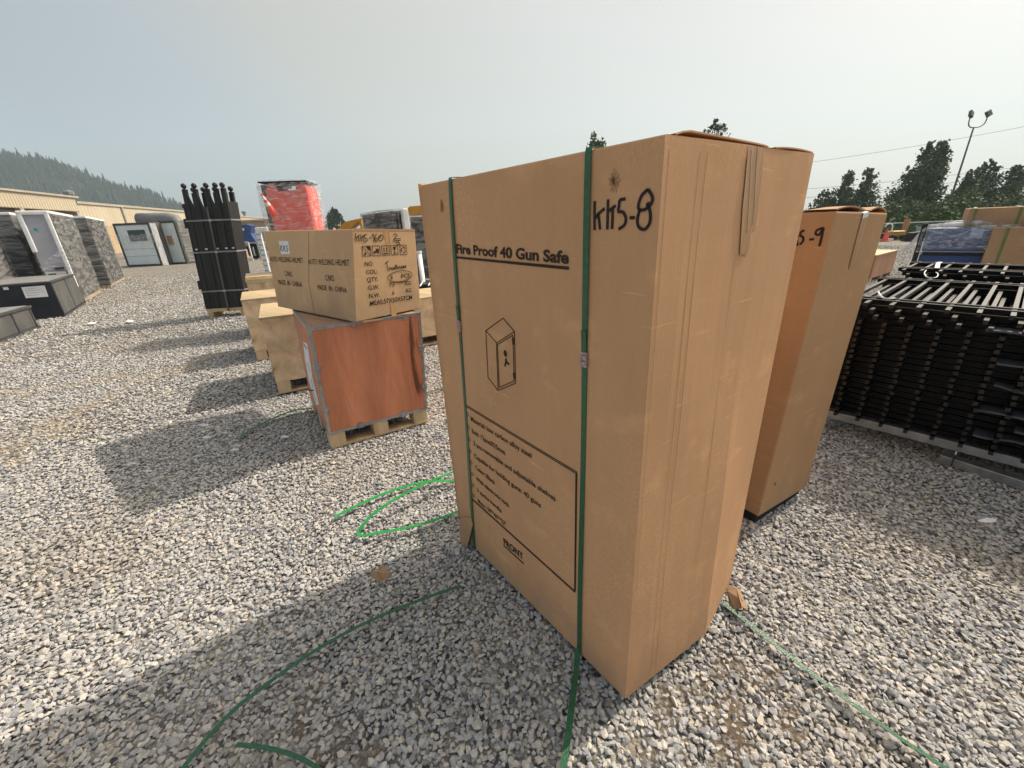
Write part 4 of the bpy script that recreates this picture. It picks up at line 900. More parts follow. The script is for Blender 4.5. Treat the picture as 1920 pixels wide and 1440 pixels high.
m_ = MB(); prof = [(0, 1.05), (.05, 2.05), (.5, 2.08), (.93, 2.0), (.8, 1.75), (.72, 1.55), (.85, 1.3), (1.0, 1.05)]
for y0, y1 in ((.2, .7),):
    k = len(prof); m_.add([F.p(x * w * .8, y0, z) for x, z in prof] + [F.p(x * w * .8, y1, z) for x, z in prof], [tuple(range(k)), tuple(range(2 * k - 1, k - 1, -1))] + [(i, i + k, (i + 1) % k + k, (i + 1) % k) for i in range(k)])
m_.build('machine_body', M['blue'], r)
MB().tube([F.p(.15, .15, 1.8), F.p(.15, .3, 1.8)], .08, 10).build('pivot_pin', M['white'], r)
MB().box(F, 0, w, 0, .9, .96, 1.04).build('stand_top', M['galv'], r)
for x in (.03, w - .1):
    for y in (.03, .82): MB().box(F, x, x + .07, y, y + .07, 0, .96).build('stand_leg', M['galv'], r)
m_ = MB(); m_.tube([F.p(w * .2 + .3 * math.cos(t) + .25, .3, .5 + .38 * math.sin(t)) for t in np.linspace(0, 2 * math.pi, 15)], .11, 8); m_.build('tyre', M['rub'], r)
for px0, px1, lb in ((447, 459, 'open grey steel stand holding loose parts, left of the blue attachment'),):
    r, F, w = fbox('steel_stand', lb, 'stand', px0, px1, 25.5, 0, .8, None)
    for x in (0, w - .06):
        for y in (0, .7): MB().box(F, x, x + .06, y, y + .06, 0, 1.05).build('stand_leg', M['white'], r)
    for z in (.1, 1.05): MB().box(F, 0, w, 0, .76, z, z + .05).build('stand_shelf', M['galv'], r)
    MB().box(F, .1, w - .1, .1, .6, .15, .7).build('boxed_part', M['pink'], r, bevel=.05)
r, F, w = fbox('padded_gate', 'tall white foam-padded gate frame standing left of the helmet carton', 'frame', 490, 512, 14, 0, .12, None)
for a0, a1, c0, c1 in ((0, .13, 0, 1.66), (w - .13, w, 0, 1.66), (.13, w - .13, 1.53, 1.66), (.13, w - .13, .02, .14)): MB().box(F, a0, a1, 0, .12, c0, c1).build('frame_bar', M['foam'], r, bevel=.02)
for k in range(9): MB().box(F, .0, .13, -.012, -.001, .15 + .16 * k, .19 + .16 * k).build('tape_band', M['galv'], r)
for a_ in (.0, w - .2): MB().box(F, a_, a_ + .2, -.3, .42, 0, .02).build('foot_plate', M['galv'], r)
r, F, w = fbox('metal_chest', 'small grey-green metal chest on the gravel beside the helmet carton', 'chest', 490, 512, 16.4, 0, 1.0, None, az=70)
MB().box(F, 0, w, 0, 1.0, .03, .38).build('chest_body', M['green'], r, bevel=.015); MB().box(F, -.02, w + .02, -.02, 1.02, .381, .44).build('chest_lid', M['greytop'], r, bevel=.01)
for x in (.1, w - .2): MB().box(F, x, x + .1, .1, .9, 0, .03).build('foot', M['dgrey'], r)

# ------------------------------------------------------------------ wrapped stack of orange barriers with a cone
q = AT(529, 430, 6.6)
F = Frame((q.x - .12, 6.6), 84); r = thing('wrapped_barriers', 'orange-red plastic barriers stacked tall under clear film with a black lid', 'barrier stack', F.p(.35, .3, 0))
zt = VZ(F.p(.3, 0, 0), 545, 344)
MB().box(F, -.05, .62, -.03, .6, .0, .12).build('pallet_base', M['rub'], r, bevel=.01)
m_ = MB(); nr_ = 18
prof = [(.02, 0), (.0, .03), (0, .95), (.03, .985), (.05, 1.0), (.15, 1.0), (.17, .955), (.42, .955), (.44, 1.0), (.54, 1.0), (.57, .985), (.58, .95), (.575, .4), (.6, .25), (.6, .03), (.58, 0)]
k = len(prof); m_.add([F.p(x, 0, .12 + z * (zt - .12)) for x, z in prof] + [F.p(x, .5, .12 + z * (zt - .12)) for x, z in prof], [tuple(range(k)), tuple(range(2 * k - 1, k - 1, -1))] + [(i, i + k, (i + 1) % k + k, (i + 1) % k) for i in range(k)])
m_.build('barrier_body', M['orange'], r, bevel=.02)
for z in (.42, .72): MB().box(F, .02, .56, -.012, .0, zt * z, zt * z + .02).build('moulded_rib', M['orange'], r, bevel=.004)
MB().box(F, -.06, .60, -.04, .54, zt + .012, zt + .03).build('black_lid', M['rub'], r)
MB().box(F, .22, .37, -.012, .02, zt - .07, zt + .0).build('hand_grip', M['dgrey'], r)
MB().box(F, -.075, -.005, .05, .5, .14, zt).build('edge_packing', M['dgrey'], r, bevel=.02)
m_ = MB(); wrapped(m_, F, -.1, .62, -.03, .58, .15, zt + .05, .012, 12, top=False); m_.build('stretch_film', M['wrapc'], r, fix=False)
# cone leaning out
def cone(loc, axis, H, rb, label, name='traffic_cone', bands=True, base=True):
    r = thing(name, label, 'traffic cone', loc); ax_ = V(axis).normalized(); a_ = ax_.orthogonal().normalized(); b_ = ax_.cross(a_); n_ = 16
    segs = [(0, .45, M['orange']), (.45, .6, M['white'] if bands else M['orange']), (.6, .72, M['orange']), (.72, .88, M['white'] if bands else M['orange']), (.88, 1.0, M['orange'])]
    for s0, s1, m in segs:
        mb = MB(); 
        for s in (s0, s1):
            rr = rb * (1 - .82 * s); mb.v += [tuple(V(loc) + ax_ * (H * s) + (a_ * math.cos(2 * math.pi * k / n_) + b_ * math.sin(2 * math.pi * k / n_)) * rr) for k in range(n_)]
        mb.f += [(k, (k + 1) % n_, n_ + (k + 1) % n_, n_ + k) for k in range(n_)] + [tuple(range(n_))[::-1], tuple(range(n_, 2 * n_))]
        mb.build('reflective_band' if m is M['white'] else 'cone_body', m, r, smooth=False)
    if base:
        e_ = rb * 1.35; MB().hexa([V(loc) + a_ * x + b_ * y + ax_ * z for z in (-.03, .005) for x, y in ((-e_, -e_), (e_, -e_), (e_, e_), (-e_, e_))]).build('cone_base', M['orange'] if not bands else M['rub'], r, bevel=.008)
    return r
q0 = AT(509, 394, 6.42); q1 = AT(489.5, 363, 6.36)
cone(q0 - (q1 - q0) * .35, q1 - q0, (q1 - q0).length * 1.37, .055, 'slim red and white banded cone tucked beside the wrapped orange barriers, tip upward', base=False)

# ------------------------------------------------------------------ wrapped black panels and yellow machines behind the helmet carton
def yellow_arm(label, px, Y, th=.35, deep=.5, legs=()):
    pts = [AT(x, y, Y) for x, y in px]; k = len(pts); r = thing('excavator_arm', label, 'machine', V((sum(p.x for p in pts) / k, Y + deep / 2, 0)), 'yellow machine arms')
    m_ = MB(); m_.add(pts + [p + V((0, deep, 0)) for p in pts], [tuple(range(k)), tuple(range(2 * k - 1, k - 1, -1))] + [(i, i + k, (i + 1) % k + k, (i + 1) % k) for i in range(k)]); m_.build('boom', M['yellow'], r)
    for x, y in legs:
        p = AT(x, y, Y + deep / 2); MB().hexa([V((p.x + a, p.y + b, z)) for z in (0, p.z) for a, b in ((-.12, -.15), (.12, -.15), (.12, .15), (-.12, .15))]).build('support_leg', M['yellow'], r)
    return r
yellow_arm('bent yellow machine arm showing above the helmet carton, left of the wrapped panels', [(632, 431), (646, 416), (677, 409), (679, 428), (676, 428), (673, 414), (652, 431)], 12, legs=((640, 430), (677, 428)))
yellow_arm('flat yellow machine arm beside the top left corner of the big carton', [(758, 397), (768, 387), (815, 383), (815, 401), (764, 405)], 12.5, legs=((800, 395),))
def panel_load(label, corner, az, w, d, h, post=True):
    F = Frame(corner, az); r = thing('wrapped_load', label, 'panel stack', F.p(w / 2, d / 2, 0), 'film-wrapped black panels')
    for k in range(5): MB().box(F, w * k / 5, w * (k + .82) / 5, 0, d, .1, h).build('packed_panel', M['black_matt'], r)
    MB().box(F, -.02, w + .02, -.02, d + .02, 0, .098).build('skid', M['pallet'], r)
    m_ = MB(); wrapped(m_, F, -.03, w + .03, -.03, d + .03, .1, h + .03, .02, 9); m_.build('stretch_film', M['wrap'], r, fix=False)
    if post: MB().box(F, w - .02, w + .1, -.12, -.04, .1, h + .04).build('foam_edge', M['foam'], r, bevel=.02)
    for x in (w * .3, w * .7): MB().box(F, x, x + .02, -.04, -.033, .1, h).build('binding_strap', M['black'], r)
    return r
def reach(c, az, px):
    """distance from c along azimuth az to the photo column px (near the horizon)"""
    a = math.radians(az); rr = ray(px, 430); A_ = np.array([[rr.x, -math.sin(a)], [rr.y, -math.cos(a)]]); return float(np.linalg.solve(A_, np.array([c.x, c.y]))[1])
q = AT(735, 396, 8.4)
panel_load('film-wrapped black panels with a white foam corner, above the helmet carton', (q.x, q.y), 53, reach(q, 53, 756), reach(q, -37, 683), q.z)
q = AT(769, 407, 8.7)
panel_load('film-wrapped black panels standing between the helmet carton and the big carton', (q.x, q.y), 80, 1.6, .9, q.z, post=False)
a_, b_ = AT(786, 475, 6.6), AT(795, 540, 6.4)
r = thing('foam_tube', 'white foam-sleeved tube leaning between the helmet carton and the big carton', 'tube', V((b_.x, b_.y, 0)))
MB().tube([V((b_.x + .02, b_.y, .0)), b_, a_], .035, 10).build('sleeve', M['foam'], r, smooth=True); MB().tube([a_ + V((0, 0, .002)), a_ + V((-.003, .005, .03))], .045, 10).build('sleeve_end', M['white'], r)
q = AT(792, 552, 6.1); F = Frame((q.x, 6.1), 80); r = thing('black_hardware', 'black hardware bundle tied with white cord behind the golden crate', 'hardware', F.p(.2, .2, 0))
m_ = MB(); m_.box(F, -.1, .6, 0, .5, 0, .66); m_.build('packed_bars', M['black'], r, bevel=.02)
for k in range(3): MB().tube([F.p(-.02 + .12 * k, -.03, .64), F.p(.05 + .12 * k, .1, .72), F.p(.2 + .1 * k, .1, .70), F.p(.3 + .1 * k, -.02, .6)], .012, 6).build('white_cord', M['white'], r)

# ------------------------------------------------------------------ stacks of black fence panels on steel skids
def bx_mesh(name, F, a0, a1, b0, b1, c0, c1, m_):
    o = MB().box(F, a0, a1, b0, b1, c0, c1)
    me_ = bpy.data.meshes.new(name); me_.from_pydata(o.v, [], o.f); me_.materials.append(m_); me_.update(); return me_
LF = Frame((0, 0), 90)                                  # local frame: u = +x, v = +y
def make_panel(label, group, L, Dp, npk, loc, az, extra=0.0):
    r = thing('fence_panel', label, 'fence panel', loc, group); r.rotation_euler = (0, 0, math.radians(90 - az))
    def part(name, me_, x, y, z):
        o = bpy.data.objects.new(name, me_); COL.objects.link(o); o.parent = r; o.location = (x, y, z); return o
    rail = bx_mesh('rail', LF, 0, L, 0, .025, 0, .031, M['black_rail'])
    for y in (.085, .165, Dp - .16, Dp - .08): part('rail', rail, 0, y, 0)
    pk = bx_mesh('picket', LF, -.0095, .0095, -.035, Dp + .03, 0, .022, M['black'])
    for k in range(npk): part('picket', pk, .05 + (L - .1) * k / (npk - 1), 0, .0045)
    return r
def copy_thing(r, loc, rz, label=None):
    c = r.copy(); COL.objects.link(c); c.location = loc; c.rotation_euler = (0, 0, rz)
    if label: c['label'] = label
    for ch in children(r):
        d = ch.copy(); COL.objects.link(d); d.parent = c
    return c
SF = Frame((2.05, 2.56), 141)
def stack(v0, n_, ztop, Dp, L, where, group, u0=0.0):
    pitch = .036; first = None
    for k in range(n_):
        z = ztop - .031 - pitch * k; ju, jv = (0, 0) if k == 0 else ((.034, .004) if k == 1 else (.060, .002) if k == 2 else (random.uniform(-.006, .006), random.uniform(-.006, .006)))
        p = SF.p(u0 + ju, v0 + jv, z); lab = ('black steel fence panel lying on top of the %s stack' if k == 0 else 'lowest black fence panel of the %s stack, on its skid' if k == n_ - 1 else 'black fence panel between the top and bottom panels of the %s stack') % where
        if first is None: first = make_panel(lab, group, L, Dp, 21, p, 141)
        else: copy_thing(first, p, first.rotation_euler.z + random.uniform(-.003, .003), lab)
    return ztop - .031 - pitch * (n_ - 1)
zb1 = stack(0, 21, .91, 1.32, 2.4, 'nearer', 'fence panels in the nearer stack')
zb2 = stack(1.82, 18, .925, .78, 2.4, 'farther', 'fence panels in the farther stack')
def skid(v0, Dp, zb, label):
    r = thing('steel_skid', label, 'skid', SF.p(1.2, v0 + Dp / 2, 0), 'galvanised skids under the fence panels')
    for v in (.04, Dp - .12): MB().box(SF, .0, 2.4, v0 + v, v0 + v + .05, zb - .056, zb - .004).build('rail', M['galv'], r, bevel=.003, seg=1)
    for u in (.02, 1.2, 2.3):
        MB().box(SF, u, u + .05, v0 + .096, v0 + Dp - .126, zb - .054, zb - .006).build('crossbar', M['galv'], r, bevel=.003, seg=1)
        for v in (.041, Dp - .119): MB().box(SF, u, u + .048, v0 + v, v0 + v + .048, .0, zb - .057).build('leg', M['galv'], r, bevel=.003, seg=1)
    return r
skid(0, 1.32, zb1, 'galvanised steel skid under the nearer stack of black fence panels')
skid(1.82, .78, zb2, 'galvanised steel skid under the farther stack of black fence panels')
a_, b_ = G(1788, 862, .05), G(1925, 906, .05); az = math.degrees(math.atan2((b_ - a_).x, (b_ - a_).y)); F = Frame((a_.x, a_.y), az)
r = thing('steel_skid', 'empty galvanised steel skid frame lying on the gravel before the fence panels', 'skid', F.p(.6, .2, 0))
MB().box(F, 0, 1.6, 0, .06, .002, .055).build('rail', M['galv'], r, bevel=.004, seg=2)
MB().box(F, -.055, -.002, -.02, .36, .004, .062).build('crossbar', M['galv'], r, bevel=.004, seg=2)
MB().box(F, 1.2, 1.25, .062, .36, .004, .052).build('crossbar', M['galv'], r, bevel=.004, seg=2)
for k, (u, z, w_) in enumerate(((.62, .815, .35), (.80, .745, .12), (.70, .66, .42), (.92, .60, .35), (.72, .53, .2), (.86, .46, .4), (.70, .39, .35), (.85, .31, .4), (.72, .25, .25))):  # added grey strips standing for bright sky reflected on the rail faces
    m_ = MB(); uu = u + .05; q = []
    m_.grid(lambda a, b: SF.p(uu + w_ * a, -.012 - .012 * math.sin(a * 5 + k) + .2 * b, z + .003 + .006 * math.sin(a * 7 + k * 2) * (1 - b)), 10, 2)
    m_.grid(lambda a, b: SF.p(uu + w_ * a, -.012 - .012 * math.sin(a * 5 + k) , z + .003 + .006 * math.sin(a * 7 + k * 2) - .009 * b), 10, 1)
    o = m_.build('sky_glint_strip', M['sheet'], None, loc=SF.p(uu, 0, z), fix=False)
    tag(o, 'thin grey strip added between black fence panels as sky reflected on the rails', 'packing sheet', 'sky-glint strips between fence panels')
zt_ = lambda *l: [(1640 + a / 6.0, 380 + b / 6.0) for a, b in l]
r = thing('tie_wire', 'white tie band looped around the rails of the farther fence panel stack', 'tie band', G(1745, 510, .91))
m_ = MB(); q = [G(x, y, z) for (x, y), z in zip(zt_((700, 735), (715, 680), (745, 668)), (.935, .935, .935))]; m_.ribbon(q, .03, V((0, 0, 1)), .003); m_.build('band', M['white'], r)
m_ = MB(); q = [G(*p, .93) for p in zt_((580, 760), (560, 790), (580, 830), (640, 845), (700, 835), (712, 800), (690, 785))]; m_.tube(smooth(q), .004, 5); m_.build('band_loop', M['white'], r)
o = MB().tube(smooth([G(*p, .925) for p in zt_((40, 1000), (60, 1040), (100, 1070), (160, 1080), (225, 1072))]), .005, 5).build('tie_wire', M['white'], None, loc=G(1660, 555, .92)); tag(o, 'thin white wire curled on the nearer fence panel stack', 'wire')

# ------------------------------------------------------------------ goods beyond the panels on the right
def xat(F, b, px):
    """distance along F.u (at depth b) of the vertical line seen at photo column px near the horizon"""
    rr = ray(px, 390); o = F.p(0, b, 0); A_ = np.array([[rr.x, -F.u.x], [rr.y, -F.u.y]]); return float(np.linalg.solve(A_, np.array([o.x, o.y]))[1])
GAZ = 134
c_ = AT(1740, 430, 6.3); F = Frame((c_.x, c_.y), GAZ); w = xat(F, 0, 1875) + .3
z1, z0 = VZ(c_, 1742, 429), VZ(c_, 1738, 470); z3_, z2 = VZ(c_, 1738, 474), .25
r = thing('wrapped_workbench', 'blue steel workbench drawers with a black post, wrapped in clear film', 'workbench', F.p(w / 2, .3, 0))
MB().box(F, 0, w, 0, .6, z0, z1).build('upper_drawer', M['blue'], r, bevel=.01); MB().box(F, .0, w, .02, .6, z2, z3_ - .03).build('lower_drawer', M['blue'], r, bevel=.01)
MB().box(F, .01, w - .01, .03, .58, z3_ + .002, z0 - .002).build('foam_layer', M['foam'], r, bevel=.005)
MB().box(F, .02, w - .02, -.015, .018, z3_ - .028, z3_ + .01).build('shelf_edge', M['black'], r)
for x in (-.075, w + .01):
    for y in (-.01, .5): MB().box(F, x, x + .06, y, y + .06, .0, z1 + .07).build('post', M['black'], r, bevel=.004, seg=1)
for z in (.15,): MB().box(F, 0, w, 0, .05, z, z + .06).build('cross_rail', M['black'], r)
m_ = MB(); rows = [(.3, z1 + .05), (.1, z1 + .04), (-.02, z1 + .02), (-.03, z1 - .08), (-.03, (z0 + z1) / 2), (-.025, z0 + .02)]
m_.grid(lambda u, v: F.p(-.01 + (w * .97) * u, rows[round(v * 5)][0] - .02 * random.random(), rows[round(v * 5)][1] + .02 * math.sin(u * 9 + v * 4) * (1 - v)), 18, 5); m_.build('stretch_film', M['wrapc'], r, fix=False)
m_ = MB(); m_.grid(lambda u, v: F.p(-.02 - .04 * u, -.02 - .05 * v - .22 * (1 - v) * u * 2 * (1 - u), z0 - .02 + (z1 - z0 + .05) * (1 - v) * (1 - .1 * u)), 4, 6); m_.build('film_flap', M['wrapw'], r, fix=False)
m_ = MB(); m_.grid(lambda u, v: F.p(-.08 - .16 * u * (1 - v) , -.02 - .03 * u, z0 + .0 + (z1 - z0) * (.9 * v + .45 * (1 - v) * (1 - u) - .35 * (1 - v) * u)), 5, 5); m_.build('film_flap', M['foam'], r, fix=False)
m_ = MB(); m_.tube([F.p(.0, .02, z1 + .015), F.p(.1, .03, z1 + .045), F.p(.3, .05, z1 + .07), F.p(.52, .08, z1 + .06), F.p(.62, .1, z1 + .03)], .02, 9, r1=.05); m_.build('film_bundle', M['wrapw'], r, smooth=True)
m_ = MB(); m_.tube([F.p(.15, .0, z1 + .04), F.p(.34, .02, z1 + .055)], .03, 9); m_.build('film_roll', M['foam'], r, smooth=True)
x_ = xat(F, 0, 1848); MB().box(F, x_ - .06, x_ + .06, -.012, -.002, z1 - .13, z1 - .01).build('paper_label', mat('pale_blue_label', (.30, .40, .58), None, 10, .6), r)
def strapped(label, cx, cy, Y, zb_, ytop, x1, d, straps, group='strapped cartons on the right'):
    c_ = AT(cx, cy, Y); F = Frame((c_.x, c_.y), GAZ); w = xat(F, 0, x1); zt_ = VZ(c_, cx, ytop)
    r = thing('cardboard_box', label, 'box', F.p(w / 2, d / 2, zb_), group); MB().box(F, 0, w, 0, d, zb_, zt_).build('carton_body', M['board4'], r, bevel=.008)
    for px in straps:
        x = xat(F, 0, px)
        MB().ribbon([F.p(x, -.003, zb_), F.p(x, -.003, zt_ - .005), F.p(x, .01, zt_ + .004), F.p(x, d / 2, zt_ + .012), F.p(x, d, zt_ + .003)], .03, [-F.v, -F.v, (F.w - F.v).normalized(), F.w, F.w], .003).build('strap', M['strap_pale'], r)
    return F, w, zt_
F, w, zt0 = strapped('taller carton with dull green straps, standing under the long carton at the right edge', 1864, 428, 5.75, .12, 427, 2010, .7, (1906, 1985))
strapped('long carton with dull green straps, lying across the top at the right edge', 1808, 424, 6.1, zt0 + .004, 391.5, 2040, 1.1, (1832, 1916, 1990))
r = thing('pallet', 'pale pallet under the strapped carton at the right edge', 'pallet', F.p(w / 2, .35, 0))
for y in (0, .31, .6): MB().box(F, 0, w, y, y + .09, .0, .098).build('runner', M['pallet'], r)
MB().box(F, 0, w, 0, .7, .1, .118).build('deck', M['pallet'], r)
p, q = G(1644, 478.4, .55), G(1684, 468.5, .55); az = math.degrees(math.atan2((q - p).x, (q - p).y)); F = Frame((p.x, p.y), az); w = (q - p).length
r = thing('wooden_crate', 'reddish plywood crate with a pale lid seen behind the 5-9 carton', 'crate', F.p(w / 2, .4, 0), 'crates on pallets')
for nm, a0, a1, b0, b1 in (('front_panel', 0, w, 0, .012), ('side_panel', 0, .012, .012, .9), ('side_panel', w - .012, w, .012, .9), ('back_panel', 0, w, .9, .912)): MB().box(F, a0, a1, b0, b1, .08, .535).build(nm, M['red_far'], r)
MB().box(F, -.01, w + .01, -.01, .92, .536, .552).build('lid', M['ply_top'], r); 
for a_ in (0, w / 2 - .05, w - .1): MB().box(F, a_, a_ + .1, 0, .9, 0, .078).build('runner', M['pallet'], r)

# ------------------------------------------------------------------ yard edge on the right: cone, stake, machines, fence, grass
def gz_(x, y): return float(terr(np.array(x), np.array(y)))
p = G(1658, 452); cone(p + V((0, 0, .03)), (0, 0, 1), .5, .15, 'small plain red cone standing by the grass beyond the 5-9 carton', bands=False)
p = G(1690, 449); p = V((p.x * 1.02, p.y * 1.02, -.05)); r = thing('timber_stake', 'orange-brown timber stake standing in the grass', 'stake', p)
MB().hexa([p + V((x + lean, y, z)) for z, lean in ((0, 0), (.86, .03)) for x, y in ((-.11, -.05), (.11, -.05), (.11, .05), (-.11, .05))]).build('post', M['timber'], r)
MB().hexa([p + V((x + .03, y, z)) for z in (.861, .98) for x, y in ((-.12, -.06), (.12, -.06), (.12, .06), (-.12, .06))]).build('post_cap', M['timber'], r)
p = G(1673, 450); r = thing('garden_tractor', 'tiny yellow and orange mower parked beside the red cone', 'mower', p)
MB().hexa([p + V((x, y, z)) for z in (.18, .34) for x, y in ((-.28, -.2), (.25, -.2), (.25, .2), (-.28, .2))]).build('mower_body', M['timber'], r, bevel=.04)
MB().hexa([p + V((x, y, z)) for z in (.345, .42) for x, y in ((-.22, -.22), (.34, -.22), (.34, .22), (-.22, .22))]).build('bonnet', M['mower'], r, bevel=.03)
for x in (-.25, .27):
    for y in (-.22, .22): MB().tube([p + V((x, y - .04, .12)), p + V((x, y + .04, .12))], .12, 10).build('wheel', M['rub'], r)
MB().tube(smooth([p + V((x, 0, z)) for x, z in ((-.55, .62), (-.45, .74), (-.3, .76), (-.18, .66), (-.16, .36))]), .03, 6).build('white_hoop', M['white'], r)
p = G(1651, 451.5); r = thing('bucket_attachment', 'black loader attachment on the gravel left of the red cone', 'attachment', p)
MB().hexa([p + V((x, y, z)) for z in (.0, .1) for x, y in ((-.5, -.25), (.4, -.25), (.4, .25), (-.5, .25))]).build('base_plate', M['white'], r)
MB().hexa([p + V((x, y, z)) for z in (.101, .35) for x, y in ((-.4, -.2), (.1, -.2), (.0, .2), (-.4, .2))]).build('bucket_shell', M['rub'], r, bevel=.03)
p = G(1713, 452); r = thing('bucket_attachment', 'black loader bucket on the gravel beside the blue-grey panel', 'attachment', p)
MB().hexa([p + V((x, y, z)) for z in (.0, .05) for x, y in ((-.35, -.3), (.5, -.3), (.5, .3), (-.35, .3))]).build('cutting_edge', M['rub'], r)
MB().hexa([p + V((-.22, .0, .05)), p + V((.45, .0, .05)), p + V((.5, .3, .05)), p + V((-.22, .3, .05)), p + V((-.18, .0, .36)), p + V((.5, .0, .42)), p + V((.5, .3, .42)), p + V((-.18, .3, .36))]).build('bucket_shell', M['rub'], r, bevel=.02)
p = G(1727, 450); q = p * 1.05; r = thing('sheet_panel', 'blue-grey sheet panel leaning at the yard edge behind the wrapped workbench', 'panel', V((q.x, q.y, -.06)))
MB().hexa([V((q.x + x + z * .05, q.y + y + z * .3, z)) for z in (-.06, .55) for x, y in ((-.28, 0), (.45, 0), (.45, .03), (-.28, .03))]).build('sheet', M['bluegrey'], r)
MB().hexa([V((q.x + x, q.y + y, z)) for z in (-.06, .5) for x, y in ((.1, .25), (.15, .25), (.15, .3), (.1, .3))]).build('prop', M['pole'], r)
# chain-link fence
fa, fb = AT(1560, 423, 25.5), AT(2100, 402, 25.5); fr_ = thing('chain_link_fence', 'grey chain-link fence with a pale top rail in front of the bushes', 'fence', V((fa.x, fa.y, gz_(fa.x, fa.y))))
zt = fa.z; zg = min(gz_(fa.x, fa.y), gz_(fb.x, fb.y)) - .05
MB().tube([fa, fb], .028, 6).build('top_rail', M['foam'], fr_)
for k in range(7):
    p = fa.lerp(fb, k / 6); MB().tube([V((p.x, p.y, zg)), V((p.x, p.y, p.z + .03))], .03, 6).build('fence_post', M['galv'], fr_)
nm = bpy.data.materials.new('chain_link'); nm.use_nodes = True; t = nm.node_tree; b = t.nodes['Principled BSDF']; b.inputs['Base Color'].default_value = (.35, .36, .36, 1)
co = N(t, 'ShaderNodeTexCoord'); mp = N(t, 'ShaderNodeMapping'); mp.inputs['Rotation'].default_value = (0, math.radians(45), 0); mp.inputs['Scale'].default_value = (18, 0.001, 18)
t.links.new(co.outputs['Object'], mp.inputs[0]); fr2 = N(t, 'ShaderNodeVectorMath', operation='FRACTION'); t.links.new(mp.outputs[0], fr2.inputs[0])
sx = N(t, 'ShaderNodeSeparateXYZ'); t.links.new(fr2.outputs[0], sx.inputs[0])
mn = N(t, 'ShaderNodeMath', operation='MINIMUM'); t.links.new(sx.outputs[0], mn.inputs[0]); t.links.new(sx.outputs[2], mn.inputs[1])
lt = N(t, 'ShaderNodeMath', operation='LESS_THAN'); lt.inputs[1].default_value = .07; t.links.new(mn.outputs[0], lt.inputs[0]); t.links.new(lt.outputs[0], b.inputs['Alpha'])
m_ = MB(); m_.add([V((fa.x, fa.y - .03, zg)), V((fb.x, fb.y - .03, zg)), V((fb.x, fb.y - .03, fb.z)), V((fa.x, fa.y - .03, fa.z))], [(0, 1, 2, 3)]); m_.build('chain_link_mesh', nm, fr_)
# grass bank: a green sheet and tufts
def in_bank(x, y): return (np.hypot(x, y) > 28.9 + .5 * np.sin(x * 1.3)) & (np.degrees(np.arctan2(x, y)) > 36)
m_ = MB(); na, nd = 40, 24
def bank(u, v):
    a = math.radians(36 + 40 * u); d = 28.6 + .6 * math.sin(u * 60) + (95 - 28.6) * v ** 2; x, y = d * math.sin(a), d * math.cos(a); return V((x, y, gz_(x, y) + .012 + .05 * v))
m_.grid(bank, na, nd); o = m_.build('grass_ground', mat('grass_soil', (.10, .16, .035), (.15, .19, .05), 3, .9, .5, 20), None, fix=False); o['kind'] = 'structure'
GC = bpy.data.collections.new('tuft_shapes')
gm = mat('grass_blade', (.13, .24, .04), (.20, .28, .06), 8, .7)
for k in range(4):
    m_ = MB()
    for _ in range(26):
        a = random.uniform(0, 6.28); rr = random.uniform(0, .16); x, y = rr * math.cos(a), rr * math.sin(a); h = random.uniform(.10, .26); b = random.uniform(0, 6.28); w_ = .012; lx, ly = .08 * math.cos(b), .08 * math.sin(b)
        m_.add([(x - w_, y, 0), (x + w_, y, 0), (x + w_ * .6 + lx * .4, y + ly * .4, h * .6), (x + lx, y + ly, h)], [(0, 1, 2), (0, 2, 3)])
    me_ = bpy.data.meshes.new('tuft'); me_.from_pydata(m_.v, [], m_.f); me_.materials.append(gm); GC.objects.link(bpy.data.objects.new('tuft_%d' % k, me_))
X = rng.uniform(15, 34, 26000); Yv = rng.uniform(16, 32, 26000); k = in_bank(X, Yv) & (np.hypot(X, Yv) < 42); X, Yv = X[k], Yv[k]
gr = instancer('grass', np.stack([X, Yv, terr(X, Yv) + .01], -1), np.stack([X * 0, X * 0, rng.uniform(0, 6.28, X.size)], -1), rng.uniform(.7, 1.5, X.size), rng.integers(0, 4, X.size), GC)
tag(gr, 'bright green grass on the bank before the chain-link fence', 'grass')

